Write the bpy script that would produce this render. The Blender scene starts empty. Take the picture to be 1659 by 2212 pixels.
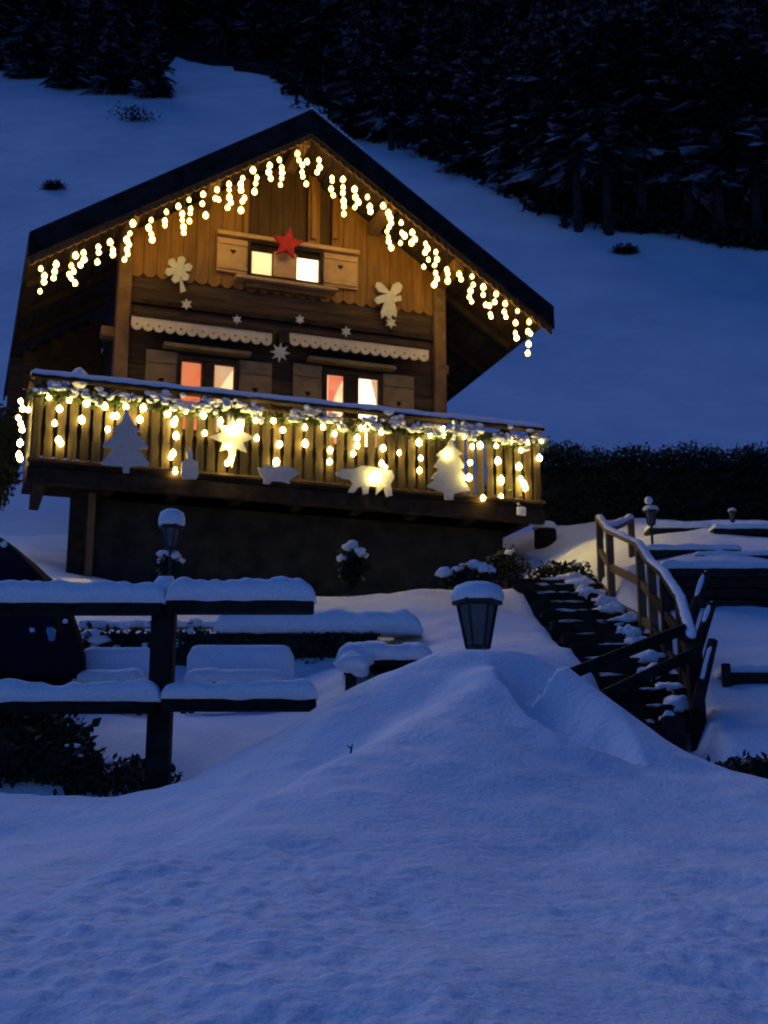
import bpy, bmesh, math, random
import numpy as np
from mathutils import Vector, Matrix, noise
from mathutils.geometry import tessellate_polygon
random.seed(7)
S = bpy.context.scene
COL = S.collection

# ------------------------------------------------------------------ camera, sky, exposure
FPX, YH = 2700.0, 1745.0
PITCH = math.atan((YH - 1106) / FPX)
CAM = Vector((0, 0, 1.6))
cam_d = bpy.data.cameras.new('camera')
cam = bpy.data.objects.new('camera', cam_d); COL.objects.link(cam)
cam.location = CAM
cam.rotation_euler = (math.pi / 2 + PITCH, 0, 0)
cam_d.sensor_fit = 'VERTICAL'
cam_d.lens_unit = 'FOV'
cam_d.angle = 2 * math.atan(1106 / FPX)
cam_d.clip_start, cam_d.clip_end = 0.05, 900
cam_d.dof.use_dof = True
cam_d.dof.focus_distance = 2.6
cam_d.dof.aperture_fstop = cam_d.lens / 1000 / 0.0042
S.camera = cam

world = bpy.data.worlds.new('World'); S.world = world
world.use_nodes = True
wn, wl = world.node_tree.nodes, world.node_tree.links
wn.clear()
sky = wn.new('ShaderNodeTexSky'); sky.sky_type = 'NISHITA'; sky.sun_disc = False
sky.sun_elevation = math.radians(-3.0); sky.sun_rotation = math.radians(200)
sky.altitude = 1200; sky.air_density = 1.0; sky.dust_density = 0.3; sky.ozone_density = 3.0
tint = wn.new('ShaderNodeMix'); tint.data_type = 'RGBA'; tint.blend_type = 'MULTIPLY'
tint.inputs[0].default_value = 1.0
tint.inputs[7].default_value = (0.19, 0.67, 1.07, 1)
bg = wn.new('ShaderNodeBackground'); bg.inputs[1].default_value = 0.137
wo = wn.new('ShaderNodeOutputWorld')
wl.new(sky.outputs[0], tint.inputs[6]); wl.new(tint.outputs[2], bg.inputs[0]); wl.new(bg.outputs[0], wo.inputs[0])

sun_d = bpy.data.lights.new('fill_sun', 'SUN')          # added fill, broad and dim, brightens the foreground snow; no real sun there
sun_d.energy = 0.050; sun_d.angle = math.radians(35); sun_d.color = (.37, .49, 1.0)
sun = bpy.data.objects.new('fill_sun', sun_d); COL.objects.link(sun)
sun.rotation_euler = Vector((-.42, .57, .707)).to_track_quat('Z', 'Y').to_euler()

vs = S.view_settings
vs.view_transform = 'Standard'; vs.look = 'None'; vs.gamma = 1; vs.use_curve_mapping = False
vs.exposure = 4.2
BULB_E = 0.85          # fairy light bulbs
WINDOW_E = 0.06         # lit rooms
S.cycles.max_bounces = 5
S.cycles.sample_clamp_indirect = 1.0

# ------------------------------------------------------------------ helpers
def ray(px, py):
    c, s = math.cos(PITCH), math.sin(PITCH)
    b = (1106 - py) / FPX
    return Vector(((px - 829.5) / FPX, c - s * b, s + c * b))
def at(px, py, Y):
    d = ray(px, py); return CAM + d * (Y / d.y)

class MB:
    def __init__(s): s.v, s.f, s.m = [], [], []
    def add(s, vs_, fs, mi=0):
        o = len(s.v); s.v += [tuple(v) for v in vs_]
        s.f += [tuple(i + o for i in f) for f in fs]; s.m += [mi] * len(fs)
        return s
    def box(s, c, d, mi=0, rot=None):
        hx, hy, hz = d[0] / 2, d[1] / 2, d[2] / 2
        vs_ = [Vector((x, y, z)) for x in (-hx, hx) for y in (-hy, hy) for z in (-hz, hz)]
        if rot: vs_ = [rot @ v for v in vs_]
        vs_ = [v + Vector(c) for v in vs_]
        return s.add(vs_, [(0, 1, 3, 2), (4, 6, 7, 5), (0, 4, 5, 1), (2, 3, 7, 6), (0, 2, 6, 4), (1, 5, 7, 3)], mi)
    def beam(s, p0, p1, w, h, mi=0, up=Vector((0, 0, 1))):
        p0, p1 = Vector(p0), Vector(p1); d = (p1 - p0); L = d.length; d.normalize()
        side = d.cross(up).normalized(); u = side.cross(d)
        return s.box((p0 + p1) / 2, (L, w, h), mi, Matrix((d, side, u)).transposed())
    def tube(s, p0, p1, r0, r1, n=8, mi=0):
        p0, p1 = Vector(p0), Vector(p1); d = (p1 - p0).normalized()
        a = d.orthogonal().normalized(); b = d.cross(a)
        vs_ = [p + (a * math.cos(2 * math.pi * i / n) + b * math.sin(2 * math.pi * i / n)) * r for p, r in ((p0, r0), (p1, r1)) for i in range(n)]
        fs = [(i, (i + 1) % n, n + (i + 1) % n, n + i) for i in range(n)]
        return s.add(vs_, fs + [tuple(range(n))[::-1], tuple(range(n, 2 * n))], mi)
    def lathe(s, c, prof, n=12, mi=0, ph=0):
        c = Vector(c); vs_ = []; fs = []
        for r, z in prof:
            vs_ += [c + Vector((r * math.cos(2 * math.pi * i / n + ph), r * math.sin(2 * math.pi * i / n + ph), z)) for i in range(n)]
        for k in range(len(prof) - 1):
            fs += [(k * n + i, k * n + (i + 1) % n, k * n + n + (i + 1) % n, k * n + n + i) for i in range(n)]
        fs += [tuple(range(n))[::-1], tuple(range((len(prof) - 1) * n, len(prof) * n))]
        return s.add(vs_, fs, mi)
    def prism(s, loops, fn, t, mi=0):
        """loops: outline then holes, as 2D points; fn(a, b, depth) -> 3D; t thickness"""
        flat = [p for l in loops for p in l]; n = len(flat)
        tris = tessellate_polygon([[Vector((p[0], p[1], 0)) for p in l] for l in loops])
        vs_ = [fn(p[0], p[1], 0) for p in flat] + [fn(p[0], p[1], t) for p in flat]
        fs = [tuple(x) for x in tris] + [tuple(i + n for i in x)[::-1] for x in tris]
        o = 0
        for l in loops:
            k = len(l); fs += [(o + i, o + (i + 1) % k, n + o + (i + 1) % k, n + o + i) for i in range(k)]; o += k
        return s.add(vs_, fs, mi)
    def blob(s, c, r, seed=0, amp=0.2, mi=0, flat=1.0, sub=2, freq=1.6):
        bm = bmesh.new(); bmesh.ops.create_icosphere(bm, subdivisions=sub, radius=1)
        r = Vector(r) if hasattr(r, '__len__') else Vector((r, r, r))
        vs_ = []
        for v in bm.verts:
            k = 1 + amp * noise.noise(v.co * freq + Vector((seed * 3.7, seed, 0)))
            z = v.co.z * (flat if v.co.z < 0 else 1)
            vs_.append(Vector((v.co.x * r.x * k, v.co.y * r.y * k, z * r.z * k)) + Vector(c))
        fs = [tuple(v.index for v in f.verts) for f in bm.faces]; bm.free()
        return s.add(vs_, fs, mi)
    def mesh(s, name, mats, smooth=False):
        me = bpy.data.meshes.new(name); me.from_pydata(s.v, [], s.f)
        for m in (mats if isinstance(mats, (list, tuple)) else [mats]): me.materials.append(m)
        if any(s.m): me.polygons.foreach_set('material_index', s.m)
        bm = bmesh.new(); bm.from_mesh(me); bmesh.ops.recalc_face_normals(bm, faces=bm.faces); bm.to_mesh(me); bm.free()
        if smooth: me.polygons.foreach_set('use_smooth', [True] * len(me.polygons))
        me.update(); return me
    def build(s, name, mats, parent=None, smooth=False, bevel=0):
        o = bpy.data.objects.new(name, s.mesh(name, mats, smooth)); COL.objects.link(o)
        if parent: o.parent = parent
        if bevel:
            b = o.modifiers.new('bevel', 'BEVEL'); b.width = bevel; b.segments = 1; b.limit_method = 'ANGLE'
        return o

def tag(o, label=None, cat=None, group=None, kind=None):
    if label: o['label'] = label
    if cat: o['category'] = cat
    if group: o['group'] = group
    if kind: o['kind'] = kind
    return o
def empty(name, loc, label, cat, group=None, rz=0):
    o = bpy.data.objects.new(name, None); COL.objects.link(o)
    o.location = loc; o.rotation_euler = (0, 0, rz); o.empty_display_size = 0.2
    return tag(o, label, cat, group)
def inst(name, me, parent, loc, rot=(0, 0, 0), sc=(1, 1, 1)):
    o = bpy.data.objects.new(name, me); COL.objects.link(o); o.parent = parent
    o.location = loc; o.rotation_euler = rot; o.scale = sc
    return o

def sweep(mb, pts, w, h, seed=0, step=.05, rough=.35):
    """a snow ridge lying along a polyline"""
    P = []
    for a, b in zip(pts[:-1], pts[1:]):
        n = max(1, int((b - a).length / step)); P += [a.lerp(b, k / n) for k in range(n)]
    P.append(pts[-1]); m = 7; vs_ = []
    for i, p in enumerate(P):
        t = (P[min(i + 1, len(P) - 1)] - P[max(i - 1, 0)]).normalized(); sd = t.cross(Vector((0, 0, 1)))
        sd = sd.normalized() if sd.length > .05 else Vector((1, 0, 0)); up = sd.cross(t)
        k = 1 + rough * (noise.noise(Vector((i * step * 2.2, seed, 0))) * 1.4 + .7 * noise.noise(Vector((i * step * 7, seed, 2))))
        e = min(1, (min(i, len(P) - 1 - i) + .35) / 2)
        for q in range(m):
            a = math.pi * q / (m - 1)
            vs_.append(p - sd * w * math.cos(a) * (1 + .12 * noise.noise(Vector((i * .4, q, seed)))) * e ** .5 + up * h * max(.12, k) * e * math.sin(a) ** .7)
    nP = len(P)
    mb.add(vs_, [(i * m + q, i * m + q + 1, (i + 1) * m + q + 1, (i + 1) * m + q) for i in range(nP - 1) for q in range(m - 1)] + [tuple(range(m)), tuple((nP - 1) * m + q for q in range(m))])
    return mb

# ------------------------------------------------------------------ materials
def mat(name, col, rough=0.7, col2=None, scale=6, stretch=(1, 1, 1), bump=0.0, bscale=None, det=5, lo=.35, hi=.65, spec=0.3, rnd=0.0):
    m = bpy.data.materials.new(name); m.use_nodes = True
    nt = m.node_tree; n, l = nt.nodes, nt.links
    b = n['Principled BSDF']; b.inputs['Roughness'].default_value = rough
    b.inputs['Specular IOR Level'].default_value = spec
    b.inputs['Base Color'].default_value = (*col, 1)
    tc = n.new('ShaderNodeTexCoord'); mp = n.new('ShaderNodeMapping'); mp.inputs['Scale'].default_value = stretch
    l.new(tc.outputs['Object'], mp.inputs[0])
    last = None
    if col2:
        t = n.new('ShaderNodeTexNoise'); t.inputs['Scale'].default_value = scale; t.inputs['Detail'].default_value = det
        l.new(mp.outputs[0], t.inputs[0])
        r = n.new('ShaderNodeValToRGB'); r.color_ramp.elements[0].position = lo; r.color_ramp.elements[1].position = hi
        r.color_ramp.elements[0].color = (*col, 1); r.color_ramp.elements[1].color = (*col2, 1)
        l.new(t.outputs[0], r.inputs[0]); last = r.outputs[0]
    if rnd and last:
        oi = n.new('ShaderNodeObjectInfo'); mr = n.new('ShaderNodeMapRange')
        mr.inputs[3].default_value = 1 - rnd; mr.inputs[4].default_value = 1 + rnd
        l.new(oi.outputs['Random'], mr.inputs[0])
        hs = n.new('ShaderNodeHueSaturation'); l.new(mr.outputs[0], hs.inputs['Value']); l.new(last, hs.inputs['Color']); last = hs.outputs[0]
        ad = n.new('ShaderNodeVectorMath'); l.new(tc.outputs['Object'], ad.inputs[0]); 
        cb = n.new('ShaderNodeCombineXYZ')
        m2 = n.new('ShaderNodeMath'); m2.operation = 'MULTIPLY'; m2.inputs[1].default_value = 37; l.new(oi.outputs['Random'], m2.inputs[0])
        for i in range(3): l.new(m2.outputs[0], cb.inputs[i])
        l.new(cb.outputs[0], ad.inputs[1]); l.new(ad.outputs[0], mp.inputs[0])
    if last: l.new(last, b.inputs['Base Color'])
    if bump:
        t2 = n.new('ShaderNodeTexNoise'); t2.inputs['Scale'].default_value = bscale or scale; t2.inputs['Detail'].default_value = det
        l.new(mp.outputs[0], t2.inputs[0])
        bp = n.new('ShaderNodeBump'); bp.inputs['Strength'].default_value = 1; bp.inputs['Distance'].default_value = bump
        l.new(t2.outputs[0], bp.inputs['Height']); l.new(bp.outputs[0], b.inputs['Normal'])
    return m
def emit(name, col, e, col2=None, scale=3, base=(.8, .7, .5)):
    m = bpy.data.materials.new(name); m.use_nodes = True
    n, l = m.node_tree.nodes, m.node_tree.links; b = n['Principled BSDF']
    b.inputs['Base Color'].default_value = (*base, 1); b.inputs['Roughness'].default_value = .4
    b.inputs['Emission Color'].default_value = (*col, 1); b.inputs['Emission Strength'].default_value = e
    if col2:
        tc = n.new('ShaderNodeTexCoord'); t = n.new('ShaderNodeTexNoise'); t.inputs['Scale'].default_value = scale; t.inputs['Detail'].default_value = 2
        l.new(tc.outputs['Object'], t.inputs[0]); r = n.new('ShaderNodeValToRGB')
        r.color_ramp.elements[0].position = .4; r.color_ramp.elements[1].position = .62
        r.color_ramp.elements[0].color = (*col, 1); r.color_ramp.elements[1].color = (*col2, 1)
        l.new(t.outputs[0], r.inputs[0]); l.new(r.outputs[0], b.inputs['Emission Color'])
    return m
M = {}
M['snow'] = mat('snow', (.70, .72, .77), .8, (.90, .91, .93), 75, bump=.011, bscale=26, spec=.12, det=9, lo=.3, hi=.7)
M['snow_far'] = mat('snow_far', (.62, .65, .71), .8, (.74, .76, .79), .35, bump=.05, bscale=1.5, spec=.1, det=8)
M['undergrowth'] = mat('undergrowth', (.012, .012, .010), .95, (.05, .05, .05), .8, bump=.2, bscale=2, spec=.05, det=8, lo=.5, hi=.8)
M['larch'] = mat('golden_spruce_boards', (.150, .066, .015), .6, (.24, .115, .027), 5, (3, 3, .35), .004, 9, rnd=.16)
M['old_log'] = mat('weathered_log', (.028, .017, .010), .8, (.065, .038, .021), 5, (.35, 3, 3), .006, 8, rnd=.25)
M['brown'] = mat('brown_timber', (.10, .055, .026), .75, (.17, .095, .045), 5, (1, 1, 1), .005, 14, rnd=.2)
M['dark_wood'] = mat('dark_timber', (.022, .015, .012), .85, (.045, .032, .024), 6, (1, 1, 1), .006, 14, rnd=.2, spec=.06)
M['black_wood'] = mat('wet_black_timber', (.010, .009, .009), .75, (.026, .022, .02), 6, (1, 1, 1), .006, 14, rnd=.2, spec=.06)
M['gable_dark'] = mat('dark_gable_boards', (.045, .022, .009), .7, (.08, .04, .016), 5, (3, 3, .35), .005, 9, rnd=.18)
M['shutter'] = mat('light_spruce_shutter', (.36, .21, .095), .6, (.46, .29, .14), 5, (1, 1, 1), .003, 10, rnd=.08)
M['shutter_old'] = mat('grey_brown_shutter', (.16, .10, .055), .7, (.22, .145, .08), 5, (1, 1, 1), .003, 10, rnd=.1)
M['cream'] = mat('cream_painted_board', (.58, .47, .30), .6, (.66, .55, .38), 8, bump=.002, bscale=20)
M['white'] = mat('white_painted_board', (.72, .72, .70), .6, (.80, .80, .78), 10, bump=.002, bscale=25)
M['board_white'] = mat('weathered_white_board', (.40, .40, .41), .7, (.50, .50, .51), 10, bump=.002, bscale=25)
M['ornament'] = mat('pale_painted_ornament', (.42, .41, .37), .7, (.52, .51, .47), 10, bump=.002, bscale=25)
M['red'] = mat('red_cloth', (.30, .012, .012), .75, (.38, .022, .02), 10, bump=.004, bscale=40)
M['slate'] = mat('dark_roof_shingle', (.010, .010, .010), .85, (.022, .021, .022), 7, bump=.01, bscale=15, spec=.06)
M['stone'] = mat('dark_stone', (.012, .011, .010), .9, (.034, .031, .029), 3, bump=.02, bscale=8, rnd=.3)
M['needle'] = mat('dark_needles', (.022, .028, .020), .85, (.060, .066, .050), 1.5, spec=.1)
M['frosted'] = mat('frosted_needles', (.22, .23, .25), .85, (.60, .62, .66), 2.5, spec=.1)
M['garland'] = mat('garland_needles', (.02, .045, .018), .7, (.05, .085, .03), 8, spec=.2)
M['leaf'] = mat('dark_evergreen_leaves', (.012, .017, .012), .7, (.03, .038, .024), 4, spec=.2)
M['bark'] = mat('dark_bark', (.02, .016, .014), .9, (.04, .033, .028), 4, bump=.02, bscale=9)
M['iron'] = mat('black_iron', (.015, .015, .017), .5, (.03, .03, .032), 20, bump=.002, bscale=60)
M['glass'] = mat('frosted_lantern_glass', (.07, .065, .07), .35, (.11, .105, .11), 6, spec=.5)
M['tarp'] = mat('navy_tarpaulin', (.004, .006, .014), .85, (.007, .010, .022), 3, bump=.02, bscale=5, spec=.08)
M['blue'] = mat('pale_blue_plastic', (.10, .28, .42), .4, (.14, .34, .5), 5)
M['cable'] = mat('clear_brown_cable', (.06, .045, .03), .5, (.09, .07, .05), 30)
M['bulb'] = emit('warm_white_bulb', (1.0, .64, .09), BULB_E * 1.2)
M['bulb_bal'] = emit('warm_white_balcony_bulb', (1.0, .74, .16), BULB_E * 5.4)
M['pane_hot'] = emit('lit_room_white', (1.0, .80, .45), WINDOW_E * 2.2, (1.0, .86, .58), 2.2)
M['pane_cream'] = emit('lit_room_cream', (1.0, .62, .25), WINDOW_E * 1.0, (1.0, .74, .36), 3)
M['pane_peach'] = emit('lit_room_peach', (1.0, .50, .22), WINDOW_E * 1.1, (1.0, .70, .40), 3)
M['curtain_red'] = emit('red_curtain_lit', (1.0, .22, .075), WINDOW_E * .62, (1.0, .32, .11), 2, (.5, .05, .03))
M['curtain_pink'] = emit('pink_curtain_lit', (1.0, .30, .14), WINDOW_E * .7, (1.0, .17, .07), 3, (.6, .2, .15))
M['curtain_cream'] = emit('cream_curtain_lit', (1.0, .50, .18), WINDOW_E * .55, (1.0, .62, .3), 5, (.7, .5, .3))

# ------------------------------------------------------------------ terrain
def tps(P):
    P = np.array(P, float); n = len(P); X = P[:, :2]
    r = np.linalg.norm(X[:, None] - X[None], axis=2); K = np.where(r > 0, r * r * np.log(r + 1e-9), 0) + np.eye(n) * .02
    Q = np.c_[np.ones(n), X]; A = np.block([[K, Q], [Q.T, np.zeros((3, 3))]])
    s = np.linalg.solve(A, np.r_[P[:, 2], 0, 0, 0])
    def f(x, y):
        x = np.asarray(x, float); y = np.asarray(y, float); sh = x.shape; x = x.ravel(); y = y.ravel()
        r = np.hypot(x[:, None] - X[None, :, 0], y[:, None] - X[None, :, 1])
        z = (np.where(r > 0, r * r * np.log(r + 1e-9), 0)) @ s[:n] + s[n] + s[n + 1] * x + s[n + 2] * y
        return z.reshape(sh)
    return f
def smooth(a, b, t):
    t = min(1, max(0, (t - a) / (b - a))); return t * t * (3 - 2 * t)
def sheet(name, xs, ys, zfun, material):
    nx, ny = len(xs), len(ys)
    v = [(x, y, zfun(x, y, i, j)) for j, y in enumerate(ys) for i, x in enumerate(xs)]
    f = [(j * nx + i, j * nx + i + 1, j * nx + nx + i + 1, j * nx + nx + i) for j in range(ny - 1) for i in range(nx - 1)]
    me = bpy.data.meshes.new(name); me.from_pydata(v, [], f); me.materials.append(material)
    me.polygons.foreach_set('use_smooth', [True] * len(f)); me.update()
    o = bpy.data.objects.new(name, me); COL.objects.link(o); o['kind'] = 'structure'
    return o

RAMP = [(-40, -1.5), (0, 0.0), (3, .5), (9, 1.5), (16, 3.9), (24, 6.5), (30, 9.3), (40, 16.0), (60, 33.5), (100, 69.5), (320, 268)]
def ramp(y): return float(np.interp(y, [a for a, b in RAMP], [b for a, b in RAMP]))
def hill_z(x, y):
    z = (ramp(y - 2) + ramp(y) + ramp(y + 2)) / 3
    k = smooth(26, 60, y)
    z += k * 1.6 * noise.noise(Vector((x * .035, y * .035, 3))) + smooth(24, 40, y) * .25 * noise.noise(Vector((x * .2, y * .2, 8)))
    return z
def on_hill(px, py):
    d = ray(px, py); t = 20.0
    while t < 330:
        p = CAM + d * t
        if p.z < hill_z(p.x, p.y): return p
        t += .25
    return CAM + d * 320
def hz(x, y, i, j):
    return hill_z(x, y) - (.7 if y < 23 else 0) 
xs = list(np.linspace(-170, -26, 40)) + list(np.linspace(-25, 25, 90)) + list(np.linspace(26, 170, 40))
ys = list(np.linspace(-40, 22.5, 26)) + list(np.linspace(23.2, 70, 100)) + list(np.linspace(71, 320, 90))
sheet('hillside', xs, ys, hz, M['snow_far'])

# garden ground behind the snow bank
G = []
def g(px, py, Y, dz=0):
    p = at(px, py, Y); G.append((p.x, p.y, p.z + dz))
for a in [(-150, 1640, 9), (0, 1640, 9), (200, 1640, 9), (440, 1640, 9), (640, 1560, 9.8), (0, 1545, 10.3), (200, 1545, 10.3), (440, 1545, 10.3),
          (200, 1535, 11.2), (440, 1535, 11.2), (30, 1535, 11.2), (600, 1520, 10.9), (100, 1445, 12.2), (350, 1440, 12.3), (600, 1432, 12.3), (800, 1415, 12.3), (760, 1450, 10.9), (900, 1440, 10.5), (1030, 1438, 10.4),
          (1150, 1425, 10.5), (1250, 1425, 10.8), (1275, 1400, 11.5), (690, 1312, 13.9), (800, 1300, 14.3), (900, 1283, 14.5), (1000, 1292, 14.3), (1100, 1315, 13.6), (1190, 1350, 12.7), (400, 1330, 14),
          (100, 1330, 14), (205, 1258, 17.3), (640, 1312, 17.9), (400, 1290, 17.4), (900, 1302, 18.6), (1080, 1285, 19.2), (1150, 1285, 17.5), (640, 1312, 20.5), (900, 1302, 21), (400, 1280, 20),
          (1445, 1600, 9.3), (1400, 1500, 10.5), (1330, 1400, 12), (1270, 1330, 13.6), (1210, 1268, 16.2),
          (1659, 1640, 9.0), (1800, 1640, 9.0), (1520, 1600, 9.2), (1560, 1510, 10.3), (1659, 1505, 10.3), (1800, 1505, 10.3), (1600, 1450, 11), (1659, 1330, 13), (1530, 1328, 13), (1800, 1330, 13),
          (1420, 1340, 13), (1450, 1222, 14.6), (1659, 1222, 14.6), (1800, 1222, 14.6), (1659, 1165, 18), (1450, 1165, 18), (1220, 1225, 18.8), (1220, 1170, 20.5), (1659, 1130, 21), (1170, 1150, 22), (1900, 1130, 21),
          (-100, 1255, 17), (0, 1250, 17), (100, 1225, 18), (0, 1200, 19.8)]:
    g(*a)
for x in np.linspace(-10, 10, 8): G.append((x, 25, ramp(25) + .1)); G.append((x, 7.6, 1.0))
gfun = tps(G)
gx = np.linspace(-13, 13, 290); gy = np.linspace(7.8, 26.5, 230)
GX, GY = np.meshgrid(np.clip(gx, -6.5, 6.5), gy); GZ = gfun(GX, GY)
def garden_z(x, y): return float(gfun(np.array([x]), np.array([y]))[0])
TRENCH = [(9.0, 1.55, 2.35), (9.4, 1.72, 2.35), (10.5, 1.85, 2.55), (11.6, 1.72, 2.60), (13.0, 1.72, 2.72), (14.6, 1.75, 2.72), (16.3, 1.62, 2.76), (17.2, 1.7, 2.7)]
def trench(x, y):
    a = np.interp(y, [t[0] for t in TRENCH], [t[1] for t in TRENCH]); b = np.interp(y, [t[0] for t in TRENCH], [t[2] for t in TRENCH])
    return smooth(a - .10, a + .06, x) * (1 - smooth(b - .06, b + .12, x)) * smooth(8.8, 9.2, y) * (1 - smooth(16.6, 17.2, y))
def gz(x, y, i, j):
    v = Vector((x, y, 0))
    z = GZ[j, i] + .07 * noise.noise(v * .9) + .03 * noise.noise(v * 2.7) + .012 * noise.noise(v * 8)
    z -= .30 * trench(x, y)
    if y > 24.5: z = z * (1 - smooth(24.5, 26.3, y)) + smooth(24.5, 26.3, y) * (hill_z(x, y) - .15)
    return z
sheet('garden_ground', gx, gy, gz, M['snow'])

# foreground snow bank
B = []
def b_(px, py, Y, dz=0):
    p = at(px, py, Y); B.append((p.x, p.y, p.z + dz))
RIDGE = [(-300, 1730, 7.2), (-140, 1720, 7.3), (0, 1712, 7.4), (110, 1722, 7.45), (240, 1722, 7.5), (350, 1716, 7.6), (430, 1680, 7.7), (500, 1640, 7.9), (600, 1590, 8.0), (680, 1545, 8.2), (760, 1505, 8.4), (840, 1468, 8.6), (930, 1438, 8.8), (1040, 1432, 8.9),
         (1150, 1437, 8.8), (1250, 1478, 8.5), (1340, 1560, 8.3), (1440, 1622, 8.0), (1550, 1668, 7.8), (1659, 1697, 7.6), (1800, 1720, 7.5), (2000, 1730, 7.4)]
for a in RIDGE:
    b_(*a); p = at(*a); B.append((p.x * 1.06, p.y + .55, p.z - .22)); B.append((p.x * 1.12, p.y + 1.3, p.z - .9))
for a in [(-300, 2212, 3.4), (0, 2212, 3.3), (430, 2212, 3.2), (830, 2212, 3.15), (1230, 2212, 3.2), (1659, 2212, 3.4), (1950, 2212, 3.5),
          (-200, 1900, 5.3), (0, 1900, 5.2), (430, 1900, 5.0), (830, 1900, 4.7), (1230, 1900, 4.8), (1659, 1900, 5.2), (1900, 1900, 5.3),
          (830, 1750, 5.7), (600, 1760, 5.9), (300, 1800, 6.1), (0, 1800, 6.2), (1100, 1780, 5.7), (1400, 1780, 6.0), (1659, 1800, 6.2),
          (900, 1600, 6.9), (700, 1640, 6.9), (1050, 1560, 7.3), (1100, 1650, 6.6), (1300, 1680, 6.9)]: b_(*a)
for x in (-4, -1.5, 1.5, 4): B += [(x, 0, .1), (x, 1.6, .55), (x, -2, -.2)]
bfun = tps(B)
def bank0(x, y): return float(bfun(np.array([min(3.6, max(-3.6, x))]), np.array([y]))[0])
def on_bank(px, py):
    d = ray(px, py); t = 2.5
    while t < 12:
        p = CAM + d * t
        if p.z < bank0(p.x, p.y): return p
        t += .03
    return CAM + d * 8.6
CREST = [on_bank(*q) for q in ((-120, 2130), (120, 2035), (330, 1930), (560, 1800), (760, 1690), (920, 1600), (1030, 1540), (1110, 1490))]
bx = np.concatenate([np.linspace(-6.5, -2.7, 60), np.linspace(-2.68, 2.68, 330), np.linspace(2.7, 6.5, 60)])
by = np.concatenate([np.linspace(-2, 2.6, 12), np.linspace(2.7, 5.4, 165), np.linspace(5.43, 10.2, 165)])
BX, BY = np.meshgrid(np.clip(bx, -3.6, 3.6), by); BZ = np.vstack([bfun(BX[k:k + 60], BY[k:k + 60]) for k in range(0, len(by), 60)])
def crest(x, y):
    best = 9, 0
    for p, q in zip(CREST[:-1], CREST[1:]):
        dx, dy = q.x - p.x, q.y - p.y; L2 = dx * dx + dy * dy
        t = min(1, max(0, ((x - p.x) * dx + (y - p.y) * dy) / L2))
        ex, ey = x - p.x - dx * t, y - p.y - dy * t; d = math.hypot(ex, ey)
        if d < best[0]: best = d, dx * ey - dy * ex
    d, sd = best
    return .13 * math.exp(-(d / (.30 if sd > 0 else .85)) ** 1.8) - (.06 * math.exp(-((d - .42) / .25) ** 2) if sd > 0 else 0)
SCOOP = [on_bank(*q) for q in ((1084, 1526), (1110, 1560), (1140, 1590), (1200, 1630), (1260, 1652), (1318, 1664))]
def scoop(x, y):
    best, n = (9, 0, 0), len(SCOOP) - 1
    for k, (p, q) in enumerate(zip(SCOOP[:-1], SCOOP[1:])):
        dx, dy = q.x - p.x, q.y - p.y; L2 = dx * dx + dy * dy
        t = min(1, max(0, ((x - p.x) * dx + (y - p.y) * dy) / L2))
        ex, ey = x - p.x - dx * t, y - p.y - dy * t; d = math.hypot(ex, ey)
        if d < best[0]: best = d, dx * ey - dy * ex, (k + t) / n
    d, sd, f = best
    xa, xb = SCOOP[0].x - .03, SCOOP[-1].x + .22; f = min(1, max(0, (x - xa) / (xb - xa)))
    A = .44 * max(0, math.sin(math.pi * f ** 0.95)) ** 1.4
    if sd < 0: return .05 * A / .44 * math.exp(-(d / .18) ** 2)
    return -A * smooth(0, .13, d) * (1 - smooth(.08, 1.05, d)) + .05 * A / .44 * (1 - smooth(0, .1, d))
def bz(x, y, i, j):
    v = Vector((x, y, 1.3)); z = BZ[j, i]
    z += .05 * noise.noise(v * .8) + .03 * noise.noise(v * 2.3) + .012 * noise.noise(v * 5.3)
    if 2 < y < 9.5 and abs(x) < 3.4: z += crest(x, y)
    if .2 < x < 2.2 and 5.8 < y < 9: z += scoop(x, y)
    near = 1 - smooth(3.9, 6.6, y)
    z += .006 * noise.noise(v * 9)
    if near > 0:
        k = .35 + .65 * smooth(-.3, .35, noise.noise(v * 1.1 + Vector((9, 0, 0))))
        c = noise.voronoi(Vector((x * 13, y * 11, 0)))[0]
        z += near * k * k * (.018 * (c[1] - c[0]) + .009 * noise.noise(v * 17) + .010 * noise.noise(v * 8) - .034 * max(0, noise.noise(v * 4.5 + Vector((5, 2, 0))) - .12))
    return z
sheet('snow_bank', bx, by, bz, M['snow'])

# ------------------------------------------------------------------ chalet
PSI = math.radians(19.2)
ZB = 4.3
p0 = at(70, 1005, 17.0)
ORG = Vector((p0.x, p0.y, 0))
UV, WV = Vector((math.cos(PSI), math.sin(PSI), 0)), Vector((-math.sin(PSI), math.cos(PSI), 0))
def loc(px, py, w):
    d = ray(px, py); t = (ORG + WV * w - CAM).dot(WV) / d.dot(WV); P = CAM + d * t - ORG
    return P.dot(UV), P.z - ZB
chalet = empty('chalet', (ORG.x, ORG.y, ZB), 'two-storey wooden chalet hung with fairy lights below the snowy hillside', 'chalet', rz=PSI)
def F(w):  return lambda a, b, t: Vector((a, w + t, b))
FW = 1.7                                       # facade depth behind the balcony front
UL, UR = 1.42, 6.80
UC = (UL + UR) / 2
ZF = 6.38 - ZB                                 # balcony floor
APZ, EVZ, HW = 12.93 - ZB, 10.03 - ZB, 4.34     # roof apex, eave, half width
SL = (APZ - EVZ) / HW
RF, RB = .40, 8.2                              # roof front / back
def roof_under(u): return APZ - .26 - SL * abs(u - UC)
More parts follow.
